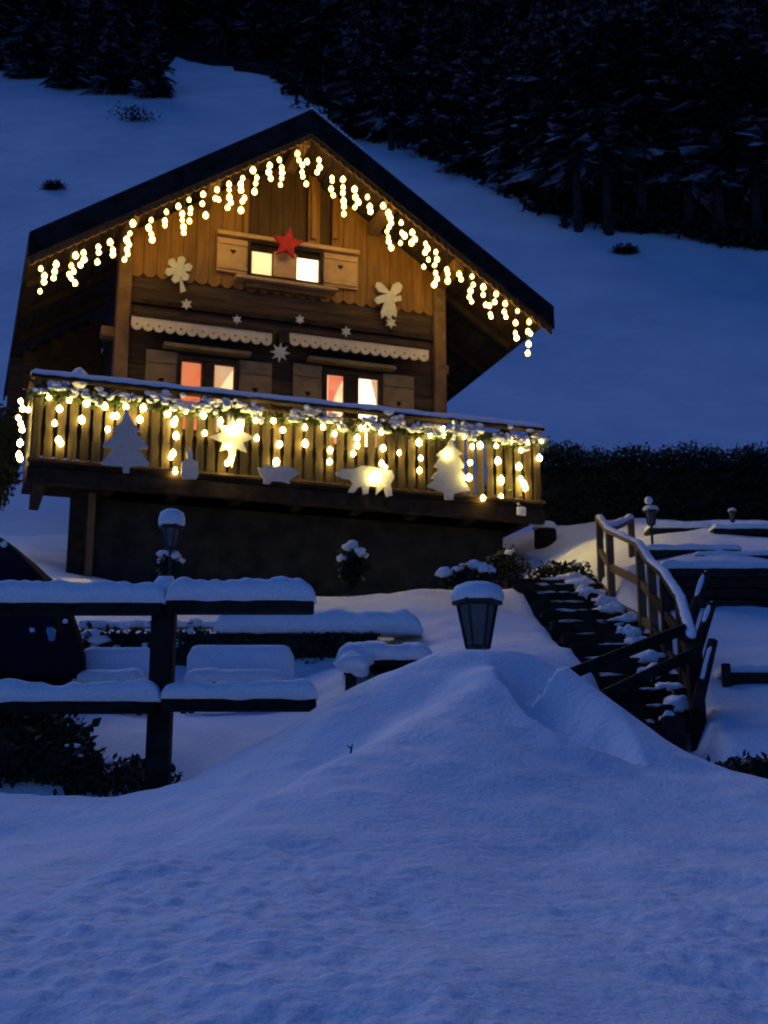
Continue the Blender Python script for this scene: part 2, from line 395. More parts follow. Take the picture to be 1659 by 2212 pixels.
# base walls, side walls
base = MB(); 
base.box(((.93 + 7.5) / 2, 4.3, (ZF - .36) / 2 - .35), (7.5 - .93, 7.5, ZF - .36 + .7)).build('base_wall', M['stone'], chalet)
for u in (UL + .1, UR - .1):
    w = MB(); nlog = 17
    for k in range(nlog):
        z = ZF + .11 + k * .22
        if z + .11 > roof_under(u) - .05: break
        w.box((u, FW + .1 + 3.1, z), (.19, 6.1, .205))
    w.build('side_wall', M['old_log'], chalet)
MB().box((UC, 8.0, ZF + 1.8), (UR - UL - .2, .15, 3.6)).build('back_wall', M['old_log'], chalet)
# horizontal logs of the lower facade
logm = MB().box((0, 0, 0), (UR - UL, .16, .212)).mesh('log', M['old_log'])
zt_low = loc(600, 650, FW)[1]
k = 0
while ZF + .11 + k * .22 < zt_low + .25:
    inst('log', logm, chalet, (UC, FW + .08, ZF + .11 + k * .22)); k += 1
# vertical boards of the gable with rounded feet
def u_at(px, py): return loc(px, py, FW)[0]
zb_gable = loc(600, 640, FW)[1]
pw = .208
n_pl = int((UR - UL) / pw)
pw = (UR - UL) / n_pl
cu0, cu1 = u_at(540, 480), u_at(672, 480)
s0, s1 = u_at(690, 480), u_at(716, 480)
for i in range(n_pl):
    a = UL + i * pw + .004; b = a + pw - .008
    m = (a + b) / 2
    ta, tb = roof_under(a), roof_under(b)
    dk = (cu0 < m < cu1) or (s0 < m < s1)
    zz = zb_gable + .02 * (i % 3) * .3
    pts = [(a, zz + .07), (a + pw * .25, zz + .015), (m, zz), (b - pw * .25, zz + .015), (b, zz + .07), (b, tb)]
    if a < UC < b: pts.append((UC, roof_under(UC)))
    pts.append((a, ta))
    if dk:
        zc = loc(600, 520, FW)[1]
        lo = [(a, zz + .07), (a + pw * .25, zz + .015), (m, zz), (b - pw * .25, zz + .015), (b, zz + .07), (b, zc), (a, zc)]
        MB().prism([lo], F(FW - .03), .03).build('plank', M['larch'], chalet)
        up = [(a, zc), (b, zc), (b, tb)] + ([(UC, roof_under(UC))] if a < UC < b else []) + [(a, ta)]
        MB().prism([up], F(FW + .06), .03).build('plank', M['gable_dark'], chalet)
    else:
        MB().prism([pts], F(FW - .03 - .006 * (i % 2)), .03).build('plank', M['larch'], chalet)
# posts framing the loft opening
for px in (530, 676, 722):
    u = u_at(px, 470); zc = loc(px, 520, FW)[1]
    MB().box((u, FW - .05, (zc + roof_under(u)) / 2), (.09, .08, roof_under(u) - zc)).build('gable_stud', M['larch'], chalet, bevel=.008)
# corner posts and log ends
for u, s in ((UL - .08, -1), (UR + .06, 1)):
    zt = roof_under(u) - .05
    MB().box((u, FW + .02, (ZF + zt) / 2), (.22, .26, zt - ZF)).build('corner_post', M['brown'], chalet, bevel=.012)
for px, py in ((240, 713), (936, 665), (955, 795), (944, 758)):
    u, z = loc(px, py, FW - .05)
    MB().box((u, FW + .1, z), (.30, .20, .18)).build('log_end', M['brown'], chalet, bevel=.012)
# dark upper beam band
u0, z0 = loc(285, 650, FW - .06); u1, _ = loc(928, 720, FW - .06)
MB().box((UC, FW - .03, loc(600, 690, FW)[1]), (UR - UL + .05, .07, .10)).build('beam', M['dark_wood'], chalet, bevel=.01)
# cream scalloped valances with drilled holes
def valance(pa, pb, h):
    (ua, za), (ub, zb) = loc(*pa, FW - .28), loc(*pb, FW - .28)
    n = round((ub - ua) / .172); s = (ub - ua) / n; zt = (za + zb) / 2
    bm = MB()
    for i in range(n):
        a = ua + i * s; c = a + s / 2
        out = [(a, zt), (a, zt - h * .62)] + [(c - s / 2 * math.cos(t), zt - h * .62 - h * .38 * math.sin(t)) for t in (.5, 1.05, 1.57, 2.09, 2.64)] + [(a + s, zt - h * .62), (a + s, zt)]
        hole = [(c + .019 * math.cos(t), zt - h * .55 + .019 * math.sin(t)) for t in np.linspace(0, 2 * math.pi, 7)[:-1]]
        bm.prism([out, hole], F(FW - .28), .025)
    bm.build('valance', M['cream'], chalet)
    MB().box(((ua + ub) / 2, FW - .13, zt + .015), (ub - ua + .04, .33, .03)).build('valance_shelf', M['dark_wood'], chalet)
valance((284, 688), (588, 714), .225); valance((626, 722), (926, 752), .225)
ub, zb2 = loc(608, 735, FW - .1)
MB().box((ub, FW - .15, zb2), (.17, .30, .26)).build('bracket', M['dark_wood'], chalet, bevel=.02)

# windows and shutters
def heart(c, z, r):
    return [(c + r * .9 * math.sin(t) ** 3, z + r * (13 * math.cos(t) - 5 * math.cos(2 * t) - 2 * math.cos(3 * t) - math.cos(4 * t)) / 16) for t in np.linspace(0, 2 * math.pi, 15)[:-1]]
def shutter(ua, ub, za, zb, m, label=None, w=FW - .10):
    c, z = (ua + ub) / 2, za + (zb - za) * .62
    o = MB().prism([[(ua, za), (ub, za), (ub, zb), (ua, zb)], heart(c, z, .055)], F(w), .03).build('shutter', m, chalet)
    for zz in (za + .12 * (zb - za), zb - .14 * (zb - za)):
        MB().box((c, w - .012, zz), (ub - ua - .04, .022, .055)).build('batten', m, o)
    return o
def window(px_l, px_r, panes, zlo, zhi, frame_m):
    ua, ub = px_l, px_r
    f = MB(); t = .055; w = FW - .085
    ob = f.box((ua - t / 2, w, (zlo + zhi) / 2), (t, .10, zhi - zlo + 2 * t)).box((ub + t / 2, w, (zlo + zhi) / 2), (t, .10, zhi - zlo + 2 * t)) \
          .box(((ua + ub) / 2, w, zhi + t / 2), (ub - ua, .10, t)).box(((ua + ub) / 2, w, zlo - t / 2), (ub - ua, .10, t)).build('window', frame_m, chalet)
    return ob
# upper window
zt, zb_ = loc(565, 549, FW)[1], loc(565, 600, FW)[1]
a0, a1 = u_at(538, 575), u_at(588, 577); c0, c1 = u_at(635, 585), u_at(688, 588)
wu = window(a0, c1, None, zb_, zt + .13, M['dark_wood'])
MB().box(((a0 + a1) / 2, FW - .05, (zt + zb_) / 2), (a1 - a0, .02, zt - zb_)).build('pane', M['pane_cream'], wu)
MB().box(((c0 + c1) / 2, FW - .05, (zt + zb_) / 2), (c1 - c0, .02, zt - zb_)).build('pane', M['pane_hot'], wu)
MB().box(((a0 + c1) / 2, FW - .045, zt + .065), (c1 - a0, .03, .13)).build('roller_blind', M['dark_wood'], wu)
MB().box(((a1 + c0) / 2, FW - .10, (zt + zb_) / 2), (c0 - a1, .13, zt - zb_ + .02)).build('centre_panel', M['shutter'], wu)
for a, b in ((a0, a1), (c0, c1)):
    MB().box((a + .012, FW - .075, (zt + zb_) / 2), (.03, .03, zt - zb_)).box((b - .012, FW - .075, (zt + zb_) / 2), (.03, .03, zt - zb_)).build('sash', M['brown'], wu)
us0, us1 = u_at(466, 560), u_at(535, 565); us2, us3 = u_at(694, 590), u_at(769, 600)
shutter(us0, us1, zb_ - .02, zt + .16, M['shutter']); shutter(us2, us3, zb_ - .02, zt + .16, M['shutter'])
MB().box(((us0 + us3) / 2, FW - .10, zt + .225), (us3 - us0 + .03, .14, .075)).build('window_head', M['shutter'], chalet, bevel=.008)
sx0, sz = loc(508, 606, FW - .15); sx1, _ = loc(728, 630, FW - .15)
MB().box(((sx0 + sx1) / 2, FW - .13, zb_ - .115), (sx1 - sx0, .20, .06)).build('window_sill', M['shutter'], chalet, bevel=.008)
MB().box(((sx0 + sx1) / 2, FW - .08, zb_ - .20), ((sx1 - sx0) * .8, .10, .09)).build('flower_box', M['brown'], chalet, bevel=.008)
# lower windows
def lower(pl, pr, m0, m1, py, ptop, shl, shr, head, mats, cur):
    zt = loc(pl, ptop, FW)[1]; zb = ZF + 1.15
    a, b = u_at(pl, py), u_at(pr, py); i0, i1 = u_at(m0, py), u_at(m1, py)
    w = window(a, b, None, zb, zt, M['dark_wood'])
    for (x0, x1), mm in zip(((a, i0), (i1, b)), mats):
        MB().box(((x0 + x1) / 2, FW - .045, (zt + zb) / 2), (x1 - x0, .02, zt - zb)).build('pane', mm, w)
        MB().box((x0 + .014, FW - .07, (zt + zb) / 2), (.035, .03, zt - zb)).box((x1 - .014, FW - .07, (zt + zb) / 2), (.035, .03, zt - zb)).box(((x0 + x1) / 2, FW - .07, zt - .015), (x1 - x0 - .05, .03, .035)).build('sash', M['brown'], w)
    MB().box(((i0 + i1) / 2, FW - .08, (zt + zb) / 2), (i1 - i0, .08, zt - zb)).build('mullion', M['dark_wood'], w)
    for (x0, x1, side, mm) in cur:
        x0, x1 = (a + (i0 - a) * x0, a + (i0 - a) * x1) if side == 0 else (i1 + (b - i1) * x0, i1 + (b - i1) * x1)
        top, bot = zt - .04, zb
        n = 10; pts_l, pts_r = [], []
        for q in range(n + 1):
            t_ = q / n; pts_l.append((x0, top + (bot - top) * t_)); pts_r.append((x0 + (x1 - x0) * (1 - .75 * math.sin(min(1, t_ * 1.25) * math.pi / 1.3)), top + (bot - top) * t_))
        MB().prism([pts_l + pts_r[::-1]], F(FW - .065), .008).build('curtain', mm, w)
    z1 = zt + .12
    for pa, pb in (shl, shr):
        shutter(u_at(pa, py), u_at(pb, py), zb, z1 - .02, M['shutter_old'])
    h0, hz_ = loc(head[0], head[2], FW - .1); h1, _ = loc(head[1], head[2], FW - .1)
    MB().box(((h0 + h1) / 2, FW - .12, zt + .19), (h1 - h0, .18, .07)).build('window_head', M['shutter_old'], chalet, bevel=.008)
    MB().box(((a + b) / 2, FW - .13, zb - .1), (b - a + .2, .18, .06)).build('window_sill', M['shutter_old'], chalet, bevel=.008)
lower(386, 506, 436, 457, 815, 779, (312, 380), (514, 584), (352, 540, 757), (M['curtain_red'], M['pane_cream']), [(0, 1.0, 1, M['curtain_cream'])])
lower(700, 816, 742, 768, 845, 808, (630, 692), (824, 890), (664, 852, 790), (M['pane_peach'], M['pane_hot']), [(0.15, 1, 0, M['curtain_pink']), (1, .62, 1, M['curtain_cream'])])

# roof: shingle slabs, boarding, rafters, purlins, verge boards, snow
roof = MB()
th = .13
for s in (-1, 1):
    e = UC + s * HW
    roof.prism([[(UC, APZ), (e, EVZ), (e, EVZ - th), (UC, APZ - th)]], F(RF), RB - RF)
rf = roof.build('roof', M['slate'], chalet)
for s in (-1, 1):
    e = UC + s * HW
    # soffit boards, laid across the rafters
    nb = 15
    for k in range(nb):
        fa, fb = k / nb + .002, (k + 1) / nb - .002
        a, b = UC + s * HW * fa, UC + s * HW * fb
        za, zb = APZ - th - .004 - SL * HW * fa, APZ - th - .004 - SL * HW * fb
        MB().prism([[(a, za), (b, zb), (b, zb - .025), (a, za - .025)]], F(RF + .05), RB - RF - .1).build('soffit_board', M['old_log'], rf)
    for k, w in enumerate((1.1, 2.0, 3.3, 4.6, 5.9, 7.2)):
        if k == 0: continue
        MB().prism([[(UC + s * 2.75, roof_under(UC + 2.75) + .09), (e - s * .05, EVZ - th - .03 + SL * .05), (e - s * .05, EVZ - th - .15 + SL * .05), (UC + s * 2.75, roof_under(UC + 2.75) - .04)]], F(w), .10).build('rafter', M['dark_wood'], rf)
    # verge board with scalloped trim under it
    dz0, dz1 = .02, .47
    vb = MB().prism([[(UC, APZ - dz0), (e + s * .02, EVZ - dz0 - .01), (e + s * .02, EVZ - dz1 + .03), (UC, APZ - dz1)]], F(RF - .045), .04).build('verge_board', M['black_wood'], rf)
    n = 34; tr = MB()
    for k in range(n):
        a, b = UC + s * HW * (k + .04) / n, UC + s * HW * (k + .96) / n; c = (a + b) / 2
        z = lambda u: APZ - dz1 + .05 - SL * abs(u - UC)
        r = abs(b - a) / 2
        pts = [(a, z(a)), (a, z(a) - .09)] + [(c - s * r * math.cos(t), z(c - s * r * math.cos(t)) - .09 - .055 * math.sin(t)) for t in (.7, 1.57, 2.44)] + [(b, z(b) - .09), (b, z(b))]
        tr.prism([pts], F(RF), .02)
    tr.build('verge_trim', M['larch'], rf)
    # eave board
    MB().box((e + s * .005, (RF + RB) / 2, EVZ - .13), (.035, RB - RF - .05, .20)).build('eave_board', M['dark_wood'], rf)
    # snow
    sn = MB(); nn = 26; mm = 16; vs_ = []
    for q in range(mm + 1):
        for k in range(nn + 1):
            fx = k / nn; u = UC + s * (HW - .12) * fx; w = RF + .10 + (RB - RF - .15) * q / mm
            edge = min(1, min(q, mm - q) / 1.5, (nn - k) / 1.5)
            vs_.append((u, w, APZ + .005 - SL * (HW - .12) * fx + (.09 + .03 * noise.noise(Vector((u, w, s)))) * edge))
    sn.add(vs_, [(q * (nn + 1) + k, q * (nn + 1) + k + 1, (q + 1) * (nn + 1) + k + 1, (q + 1) * (nn + 1) + k) for q in range(mm) for k in range(nn)])
    sn.build('snow_cover', M['snow'], rf, smooth=True)
rs = MB(); NR = 14
for i in range(NR):
    fa, fb = i / NR, (i + 1) / NR
    rs.blob((UC + .02 + 1.0 * fa, RF + .02, APZ + .01 - SL * 1.0 * fa), (.07, .07, .035), i, .3, sub=1)
rs.build('ridge_snow', M['snow'], rf, smooth=True)
for u in (UL - .1, UR + .08, UC, UC - 1.5, UC + 1.5):
    z = roof_under(u) - .10
    MB().box((u, (RF + .35 + FW + .6) / 2, z - .01), (.18, FW + .6 - RF - .35, .20)).build('purlin', M['brown'], chalet, bevel=.01)

# balcony
BU0, BU1 = -.05, 7.96
bal = MB().box(((BU0 + BU1) / 2, FW / 2 + .02, ZF - .05), (BU1 - BU0, FW + .06, .07)).build('balcony', M['dark_wood'], chalet)
MB().box(((BU0 + BU1) / 2, .02, ZF - .22), (BU1 - BU0 + .04, .12, .24)).build('fascia_beam', M['dark_wood'], bal, bevel=.012)
for k in range(9):
    u = BU0 + .2 + k * (BU1 - BU0 - .4) / 8
    MB().box((u, FW / 2 + .15, ZF - .22), (.14, FW - .15, .20)).build('joist', M['dark_wood'], bal)
MB().box(((BU0 + BU1) / 2, -.012, ZF + .005), (BU1 - BU0 + .06, .17, .035)).build('bottom_rail', M['brown'], bal, bevel=.006)
ZT = 7.62 - ZB
MB().box(((BU0 + BU1) / 2, .0, ZT), (BU1 - BU0 + .1, .16, .06)).build('top_rail', M['dark_wood'], bal, bevel=.01)
MB().box(((BU0 + BU1) / 2, .045, ZT - .17), (BU1 - BU0, .05, .09)).build('upper_rail', M['brown'], bal)
slm = MB().prism([[(-.06, 0), (.06, 0), (.06, .30), (.045, .42), (.06, .54), (.06, 1.02), (-.06, 1.02), (-.06, .54), (-.045, .42), (-.06, .30)]], F(-.012), .025).mesh('slat', M['larch'])
M['slat'] = mat('balcony_slat_wood', (.018, .011, .005), .75, (.042, .026, .0105), 5, (3, 3, .35), .004, 9, rnd=.3)
slm.materials[0] = M['slat']
ns = 48
for k in range(ns):
    u = BU0 + .08 + k * (BU1 - BU0 - .16) / (ns - 1)
    inst('slat', slm, bal, (u, .005 + .006 * (k % 2), ZF + .05))
for u in (BU0 + .015, BU1 - .015):
    MB().box((u, FW / 2 + .12, ZT), (.14, FW - .1, .06)).build('side_rail', M['dark_wood'], bal)
    for k in range(9): inst('slat', slm, bal, (u, .22 + k * .168, ZF + .05), (0, 0, math.pi / 2))
for u, w in ((BU0 + .05, .06), (BU1 - .05, .06)):
    MB().box((u, w + .03, ZF + .62), (.10, .10, 1.2)).build('rail_post', M['brown'], bal)
# snow lying on the rail
rs = MB(); nseg = 120; vs_ = []
for i in range(nseg + 1):
    u = BU0 - .06 + (BU1 - BU0 + .12) * i / nseg; h = .075 + .04 * noise.noise(Vector((u * 2.1, 3, 1))); h *= 1 if 0 < i < nseg else .2
    wv = .012 * noise.noise(Vector((u * 5, 0, 0)))
    vs_ += [(u, -.098 + wv, ZT + .010 + .02 * noise.noise(Vector((u * 7, 1, 1)))), (u, -.088 + wv, ZT + .03 + h * .75), (u, 0, ZT + .03 + h), (u, .075, ZT + .03 + h * .75), (u, .085, ZT + .028)]
rs.add(vs_, [(i * 5 + k, i * 5 + k + 1, i * 5 + k + 6, i * 5 + k + 5) for i in range(nseg) for k in range(4)])
rs.build('rail_snow', M['snow'], bal, smooth=True)
for k in range(7):
    u = UL - .02 - (k + .5) * .235
    z1_ = roof_under(u) - .06
    z0_ = loc(100, 985, 5.4)[1]
    MB().box((u, 5.4 + .02 * (k % 2), (z0_ + z1_) / 2), (.25, .04, z1_ - z0_)).build('partition_board', M['old_log'], chalet)
# supports
for px, m in ((168, 'dark_wood'), (193, 'brown')):
    u, _ = loc(px, 1150, .5)
    MB().box((u, .5, (ZF - .3) / 2 - .3), (.26 if m == 'dark_wood' else .12, .2, ZF - .3 + .6)).build('support_post', M[m], chalet, bevel=.012)
for k, (px, py) in enumerate(((1125, 1105),)):
    u, z = loc(px, py, -.06)
    MB().box((u, -.08, z), (.15, .05, .13)).box((u, -.11, z), (.10, .015, .085)).build('junction_box', M['white'], chalet, bevel=.008)

# ------------------------------------------------------------------ things fixed to the chalet
def L2W(u, w, z): return ORG + UV * u + WV * w + Vector((0, 0, z + ZB))
def deco(name, pts, w, t, m, label, cat, group=None, bevel=0):
    """flat cut-out board, outline in pixels of the photo on the plane w"""
    P = [loc(x, y, w) for x, y in pts]
    cu, cz = sum(p[0] for p in P) / len(P), min(p[1] for p in P)
    o = MB().prism([[(a - cu, b - cz) for a, b in P]], F(0), t).build(name, m, bevel=bevel)
    o.location = L2W(cu, w, cz); o.rotation_euler = (0, 0, PSI)
    return tag(o, label, cat, group)
def z3(l): return [(x * .3778, 774.2 + y * .3778) for x, y in l]
def z4(l): return [(589.9 + x * .3778, 774.2 + y * .3778) for x, y in l]
def z1(l): return [(x * .4, 184.3 + y * .4) for x, y in l]
def z2(l): return [(589.9 + x * .4, 184.3 + y * .4) for x, y in l]
WD = -.16
deco('tree_cutout', z3([(720, 260), (738, 325), (765, 375), (805, 415), (772, 420), (845, 495), (848, 515), (792, 512), (855, 600), (850, 615), (742, 618), (738, 655), (705, 655), (700, 618), (580, 608), (585, 585), (650, 518), (590, 505), (592, 490), (672, 418), (640, 412), (690, 365), (706, 320)]), WD, .022, M['board_white'], 'white fir tree board with broad tiers near the left end of balcony', 'cutout')
deco('tree_cutout', z4([(1018, 455), (1040, 510), (1085, 545), (1060, 555), (1095, 620), (1072, 632), (1110, 690), (1090, 695), (1130, 755), (1035, 770), (1030, 808), (985, 808), (980, 770), (880, 730), (930, 690), (905, 685), (950, 630), (920, 618), (955, 565), (932, 550), (985, 510)]), WD, .022, M['board_white'], 'white fir tree board with jagged tiers near the right end of balcony', 'cutout')
deco('star_cutout', z3([(1330, 325), (1352, 385), (1400, 360), (1388, 420), (1455, 452), (1390, 480), (1412, 538), (1356, 515), (1325, 625), (1305, 515), (1255, 532), (1275, 482), (1195, 448), (1272, 420), (1245, 375), (1308, 388)]), WD, .022, M['board_white'], 'white eight-pointed star board with long lower ray on balcony slats', 'cutout')
deco('candle_cutout', z3([(1085, 505), (1103, 540), (1100, 575), (1130, 590), (1135, 670), (1122, 690), (1050, 690), (1035, 665), (1040, 592), (1070, 575), (1066, 540)]), WD, .022, M['board_white'], 'small white candle shaped board between fir tree and star on balcony', 'cutout')
deco('pig_cutout', z4([(-75, 660), (-88, 622), (-60, 628), (-40, 605), (0, 622), (60, 616), (110, 625), (155, 655), (120, 678), (90, 698), (100, 716), (60, 706), (0, 700), (-25, 720), (-55, 714), (-52, 690)]), WD, .022, M['board_white'], 'white round-bodied small animal board low on the balcony front', 'cutout')
deco('bear_cutout', z4([(358, 652), (398, 630), (455, 633), (510, 613), (575, 620), (640, 640), (680, 640), (694, 680), (672, 720), (684, 782), (648, 792), (632, 742), (606, 762), (588, 784), (592, 735), (550, 728), (545, 772), (515, 778), (508, 732), (487, 737), (465, 768), (428, 766), (458, 715), (440, 690), (400, 686), (368, 672)]), WD, .022, M['board_white'], 'white walking bear board low on balcony front beside bright bulbs', 'cutout')
def starpts(cx, cy, R, r, n, rot=0):
    return [(cx + (R if i % 2 == 0 else r) * math.sin(rot + math.pi * i / n), cy - (R if i % 2 == 0 else r) * math.cos(rot + math.pi * i / n)) for i in range(2 * n)]
deco('star_ornament', starpts(622, 525, 36, 16, 5, .2), FW - .32, .07, M['red'], 'red five-pointed cloth star above the upper window', 'ornament', bevel=.012)
deco('snowflake_ornament', starpts(605, 761, 22, 10, 8, .1), FW - .33, .02, M['ornament'], 'large white snowflake hanging between the two scalloped valances', 'ornament')
for px, py, r, lab in ((403, 657, 13, 'small white snowflake on dark log band under the flower ornament'), (512, 690, 11, 'small white snowflake above the left scalloped valance'),
                       (648, 690, 11, 'small white snowflake on dark log band above the gap of valances'), (748, 716, 12, 'small white snowflake above middle of the right scalloped valance'), (845, 697, 13, 'small white snowflake on dark log band under the bow ornament')):
    deco('snowflake_ornament', starpts(px, py, r, r * .5, 6), FW - .12, .02, M['ornament'], lab, 'ornament', 'small snowflakes on the log band')
fl = []
for k in range(6):
    a = k * math.pi / 3 + .3
    for d, rr in ((-.5, 17), (-.34, 31), (.0, 36), (.34, 31), (.5, 17)): fl.append((386 + rr * .85 * math.sin(a + d), 582 - rr * .85 * math.cos(a + d)))
fl[14:15] = fl[14:15] + [(402, 628), (390, 632)]
deco('flower_ornament', fl, FW - .14, .03, M['ornament'], 'cream petalled flower with short stem on gable boards left', 'ornament')
deco('bow_ornament', [(836, 634), (818, 630), (811, 618), (814, 609), (824, 611), (842, 630), (850, 613), (862, 609), (870, 618), (866, 630), (851, 641), (866, 638), (868, 649), (852, 652), (858, 672), (856, 686), (848, 680), (841, 690), (834, 681), (825, 687), (823, 674), (831, 652), (815, 657), (808, 648), (814, 641)], FW - .14, .03, M['ornament'], 'cream four-petalled bow with trailing tail on gable boards right', 'ornament')
hp = MB().blob((0, 0, 0), (.13, .11, .14), 5, .5, sub=2).build('snow_heap', M['snow'], smooth=True)
u, z = loc(172, 822, .02); hp.location = L2W(u, .04, z + .02); tag(hp, 'pointed heap of snow left on the balcony rail near its left end', 'snow heap')

# fairy lights
bulbm = MB(); bulbm.lathe((0, 0, 0), [(.006, .05), (.014, .042), (.034, .016), (.040, -.008), (.030, -.036), (.010, -.05)], 8)
bulb_me = bulbm.mesh('bulb', M['bulb'], True); bulb_me2 = bulbm.mesh('balcony_bulb', M['bulb_bal'], True)
def lights(name, strands, w, label, top_off, sc=1.0, group=None, me=None, front=None):
    fr_ = [front(x, y) if front else 0 for x, y in strands]; pts = [loc(x, y, w + f) for (x, y), f in zip(strands, fr_)]
    cu = sum(p[0] for p in pts) / len(pts); cz = sum(p[1] for p in pts) / len(pts)
    root = empty(name, L2W(cu, w, cz), label, 'fairy lights', group, PSI)
    cb = MB()
    top = {}
    for (u, z), f_ in zip(pts, fr_):
        dw = random.uniform(-.02, .02) + f_; s_ = sc * random.uniform(.78, 1.18)
        inst('bulb', me or bulb_me, root, (u - cu, dw, z - cz), (0, 0, random.uniform(0, 3)), (s_, s_, s_))
        zt = top_off(u)
        if zt - z > .04: cb.tube((u - cu, dw * .5, zt - cz), (u - cu, dw, z + .04 - cz), .004, .004, 3)
    us = sorted(p[0] for p in pts)
    for a, b in zip(us[:-1], us[1:]):
        if b - a > .004: cb.tube((a - cu, 0, top_off(a) - cz), (b - cu, 0, top_off(b) - cz), .006, .006, 4)
    cb.build('cable', M['cable'], root)
    return root
LV = [(220,990),(240,1030),(238,1062),(216,1112),(303,965),(295,1005),(290,1038),(408,920),(385,975),(373,1018),(398,1003),(385,1045),(406,1066),(452,903),(455,937),(435,968),(532,870),(533,903),(525,955),(595,845),(610,885),(610,912),(718,742),(702,798),(685,832),(697,860),(685,888),(690,912),(672,942),(818,725),(803,768),(818,800),(822,832),(898,685),(890,733),(890,757),(963,653),(985,692),(985,725),(992,762),(992,795),(1022,617),(1029,668),(1027,692),(1022,735),(1098,585),(1092,640),(1110,703),(1172,563),(1162,612),(1182,615),(1238,530),(1238,562),(1240,600),(1247,633),(1230,657),(1310,502),(1302,530),(1303,563),(1320,607),(1308,628),(1302,672),(1368,455),(1387,498),(1380,530),(1376,570),(1457,432),(1452,467),(1463,500),(1510,400),(1523,440),(1525,467),(1520,503),(1516,535),(1608,365)]
RV = [(140,403),(185,408),(160,428),(158,466),(160,492),(178,533),(250,400),(252,440),(240,465),(318,497),(318,518),(312,560),(325,592),(378,507),(378,550),(378,578),(382,622),(383,652),(384,692),(440,560),(447,600),(460,630),(440,660),(508,605),(523,653),(525,682),(593,652),(622,690),(632,714),(637,745),(625,765),(616,787),(622,820),(625,842),(640,873),(690,743),(697,795),(710,812),(687,852),(752,793),(764,832),(746,852),(825,852),(832,882),(820,903),(838,942),(813,980),(877,902),(885,940),(872,970),(875,1015),(887,1043),(870,1075),(940,992),(945,1015),(944,1053),(1007,1017),(1015,1047),(1073,1033),(1080,1077),(1068,1107),(1058,1143),(1072,1167),(1134,1090),(1135,1130),(1147,1185),(1168,1190),(1195,1170),(1172,1236),(1175,1252),(1203,1128),(1255,1177),(1250,1220),(1260,1248),(1320,1218),(1312,1280),(1310,1335),(1315,1362),(1384,1275),(1378,1328),(1388,1342),(1378,1398),(1376,1445)]
B3 = [(118,243),(130,285),(162,292),(105,340),(120,372),(127,402),(115,482),(108,550),(114,574),(340,288),(312,372),(335,465),(347,482),(495,255),(468,347),(600,272),(645,328),(617,402),(720,278),(820,282),(800,345),(668,326),(958,318),(1003,350),(992,370),(1008,440),(990,540),(978,562),(1003,640),(1060,300),(1163,325),(1172,425),(1262,355),(1340,398),(1375,378),(1320,410),(1308,500),(1322,570),(1300,597),(1462,352),(1470,452),(1562,355),(1618,410),(1598,490),(1580,590),(280,222),(395,240),(1480,305)]
B4 = [(100,342),(55,408),(38,492),(20,590),(183,392),(285,392),(385,380),(350,432),(328,522),(320,592),(185,484),(498,398),(532,394),(482,452),(480,497),(460,542),(620,420),(628,513),(720,540),(622,600),(642,620),(592,668),(575,690),(832,480),(843,570),(838,640),(898,433),(968,402),(980,438),(1000,540),(1093,443),(1137,505),(1182,495),(1125,597),(1122,680),(1200,797),(1275,500),(1285,585),(1305,690),(1303,707),(1305,787),(1365,470),(1415,525),(1405,618),(1418,685),(1435,715),(1440,742),(1460,480),(1535,475),(1525,567)]
CUTS = [(466, 905, 545, 1010), (730, 1005, 852, 1070), (925, 945, 1018, 1080)]
def on_cutout(x, y):
    if x < 62: return .55 if x > 42 else .95
    return -.12 if any(a < x < c and b < y < d for a, b, c, d in CUTS) else 0
vt = lambda u: APZ - .52 - SL * abs(u - UC)
lights('icicle_light_string', z1(LV), RF + .07, 'warm white icicle lights along the left slope of chalet gable', vt)
lights('icicle_light_string', z2(RV), RF + .07, 'warm white icicle lights along the right slope of chalet gable', vt)
lights('icicle_light_string', z3(B3) + z4(B4), -.085, 'warm white icicle lights hanging in front of the balcony slats', lambda u: ZT - .22 + .02 * math.sin(u * 9), me=bulb_me2, front=on_cutout)

# evergreen garland with snow on the balcony rail
gar = empty('garland', L2W(4, -.12, ZT - .2), 'snow-dusted evergreen garland draped along the balcony rail', 'garland', rz=PSI)
lf, sn = MB(), MB()
for i in range(2600):
    u = random.uniform(BU0 - .05, BU1 + .08)
    sag = .13 * abs(math.sin(math.pi * (u - .3) / 1.25)) ** .8
    c = Vector((u - 4 + random.gauss(0, .02), random.gauss(0, .045), -.02 - sag * .6 + random.gauss(0, .055)))
    d = Vector((random.gauss(0, 1), random.gauss(0, .7), random.gauss(-.3, .8))).normalized(); sd = d.orthogonal().normalized() * .014
    L = random.uniform(.06, .12)
    lf.add([c - sd, c + sd, c + d * L * .6 + sd * .8, c + d * L, c + d * L * .6 - sd * .8], [(0, 1, 2, 3, 4)])
for i in range(330):
    u = random.uniform(BU0, BU1)
    if noise.noise(Vector((u * 1.6, 0, 4))) < -.35: continue
    sag = .13 * abs(math.sin(math.pi * (u - .3) / 1.25)) ** .8
    sn.blob((u - 4, random.gauss(-.055, .03), .035 - sag * .75 + random.gauss(0, .06)), (random.uniform(.03, .085), .045, random.uniform(.02, .05)), i, .5, sub=1)
lf.build('foliage', M['garland'], gar); sn.build('snow_clumps', M['snow'], gar, smooth=True)

